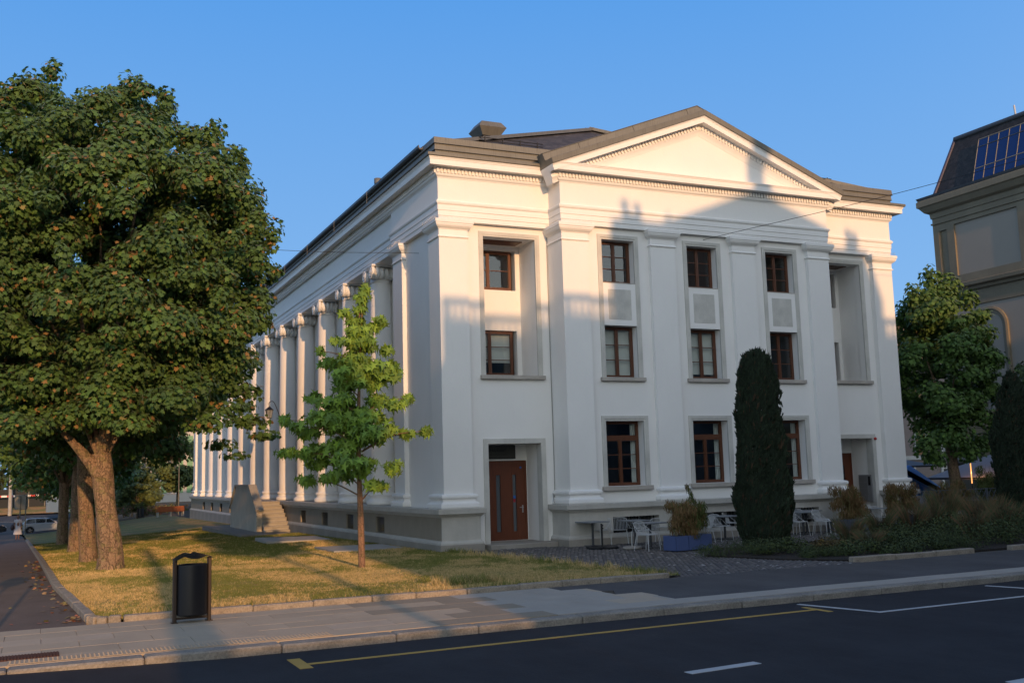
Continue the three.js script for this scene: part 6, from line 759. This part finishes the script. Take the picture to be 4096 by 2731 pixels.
// ---------- across the street, behind the photographer: what casts the long shadows ----------
{
  const Z = 40, stone = material(0.36, 0.33, 0.28, { tint: T_stone, bump: B_stone, bumpScale: 0.005, size: 2.6 }), tile = material(0.10, 0.05, 0.035, { tint: T_slate, size: 3.3 });
  const m = thing('mansion', 'tall stone mansion across the street with gable, chimneys and balustrades', 'building', 0, 1.42, 0);
  mesh('wall', wallXY(3.3, -1.9, 15.0, 16.15, [4.6, 7.2, 10.1, 12.7].flatMap((x) => [[x, 1.2, x + 1.2, 3.6], [x, 5.2, x + 1.2, 7.8], [x, 9.2, x + 1.2, 11.8]]), Z - 0.3, 0.5), stone, m);
  mesh('body', box(3.32, -1.9, Z + 0.4, 14.98, 16.13, Z + 9), stone, m);
  for (const x of [4.6, 7.2, 10.1, 12.7]) for (const y of [1.2, 5.2, 9.2]) { const w = new THREE.Group(); w.name = 'window'; m.add(w); mesh('pane', box(x + 0.05, y + 0.05, Z - 0.45, x + 1.15, y + 2.55 - (y < 2 ? 0.2 : 0), Z - 0.43), M.doorGlass, w); mesh('frame', [box(x, y, Z - 0.5, x + 0.08, y + 2.4, Z - 0.40), box(x + 1.12, y, Z - 0.5, x + 1.2, y + 2.4, Z - 0.40), box(x + 0.56, y, Z - 0.5, x + 0.64, y + 2.4, Z - 0.40)], M.lineWhite, w); }
  const gab = new THREE.Shape([[5.6, 16.1], [5.6, 16.45], [9.2, 17.78], [12.75, 16.5], [12.75, 16.1]].map((p) => new THREE.Vector2(...p))); mesh('gable', new THREE.ExtrudeGeometry(gab, { depth: 3, bevelEnabled: false }).translate(0, 0, Z), tile, m);
  mesh('spire', [box(8.87, 16.5, Z - 0.1, 9.57, 19.4, Z + 0.6), new THREE.CylinderGeometry(0.05, 0.5, 1.9, 4).rotateY(Math.PI / 4).translate(9.22, 20.3, Z + 0.25)], stone, m);
  const chimney = (x0, x1, y) => { const c = mesh('chimney', box(x0, 13, Z, x1, y - 0.25, Z + 0.6), stone, m); mesh('chimney_pot', lathe([[0.12, 0], [0.16, 0.3], [0.10, 0.55], [0, 0.55]], 10).translate(x0 + 0.14, y - 0.25, Z + 0.3), stone, c); mesh('chimney_pot', lathe([[0.12, 0], [0.15, 0.25], [0.10, 0.45], [0, 0.45]], 10).translate(x1 - 0.14, y - 0.25, Z + 0.3), stone, c); };
  chimney(3.62, 4.38, 16.75); chimney(13.86, 14.46, 16.85); mesh('finial', lathe([[0.28, 16], [0.22, 16.4], [0.06, 16.5], [0.09, 16.62], [0, 16.8]], 12).translate(5.43, 0, Z + 0.3), stone, m);
  for (const [x0, x1] of [[-2.5, 3.3], [15.0, 24]]) {
    mesh('wing', box(x0, -1.9, Z - 0.1, x1, 13.02, Z + 8), stone, m); mesh('parapet_rail', box(x0, 13.56, Z, x1, 13.74, Z + 0.35), stone, m);
    for (let x = x0 + 0.1, i = 0; x < x1 - 0.1; x += 0.24, i++) mesh('baluster', i % 8 === 0 ? box(x - 0.09, 13.02, Z + 0.05, x + 0.12, 13.56, Z + 0.3) : lathe([[0.055, 13.02], [0.075, 13.1], [0.095, 13.2], [0.055, 13.36], [0.05, 13.48], [0.07, 13.56]], 7).translate(x, 0, Z + 0.17), stone, m);
  }
  { const an = new THREE.Shape([[-5.75, -1.9], [-5.75, 3.3], [-5.45, 4.1], [-5.2, 5.7], [-3.5, 9.7], [-2.52, 11.8], [-2.52, -1.9]].map((p) => new THREE.Vector2(...p))); mesh('annex', new THREE.ExtrudeGeometry(an, { depth: 6, bevelEnabled: false }).translate(0, 0, Z + 0.02), stone, m); }
  const g = thing('garden_wall', 'rendered garden wall across the street left of the mansion', 'wall', 0, 0.92, 0); mesh('wall', box(-10.9, -1.4, Z, -5.8, 3.62, Z + 0.35), stone, g); mesh('coping', chamferBox(-10.95, 3.62, Z - 0.06, -5.8, 3.76, Z + 0.41, 0.02), stone, g);
  for (const [x, z, label, h, disc] of [[-12.4, 13.3, 'round traffic sign on a thin pole outside the picture beside the path', 2.72, 1], [-11.95, 14.9, 'plain grey street pole outside the picture beside the path', 2.9, 0]]) {
    const s = thing(disc ? 'traffic_sign' : 'street_pole', label, disc ? 'sign' : 'pole', x, roadY(x), z); mesh('pole', cyl(V(0, 0, 0), V(0, h, 0), 0.04, 0.04, 10), M.steel, s); if (disc) mesh('disc', new THREE.CylinderGeometry(0.32, 0.32, 0.012, 28).rotateX(Math.PI / 2).translate(0, h - 0.32, -0.05), M.steel, s);
  }
  const row = thing('terrace_houses', 'row of grey town houses across the street on the right outside the picture', 'building', 0, 0, 0), rs = material(0.22, 0.20, 0.18, { tint: T_stone, size: 3 }); mesh('wall', box(24.3, -0.4, Z, 42, 15.4, Z + 9), rs, row); mesh('wall', box(42, -0.4, Z, 80, 22.2, Z + 9.1), rs, row); mesh('roof', prism([[24.2, Z - 0.3], [41.98, Z - 0.3], [41.98, Z + 9.3], [24.2, Z + 9.3]], 15.4, 15.8), tile, row); mesh('roof', prism([[41.9, Z - 0.3], [80.2, Z - 0.3], [80.2, Z + 9.4], [41.9, Z + 9.4]], 22.2, 22.7), tile, row);
  for (let i = 0; i < 16; i++) for (let k = 0; k < 4; k++) { const x = 26 + i * 3.3, y = 1 + k * 3.6, w = new THREE.Group(); w.name = 'window'; row.add(w); mesh('pane', box(x, y, Z - 0.03, x + 1.2, y + 2.2, Z - 0.01), M.doorGlass, w); mesh('sill', box(x - 0.1, y - 0.12, Z - 0.12, x + 1.3, y, Z - 0.01), M.surround, w); }
}

renderer.render(scene, camera);
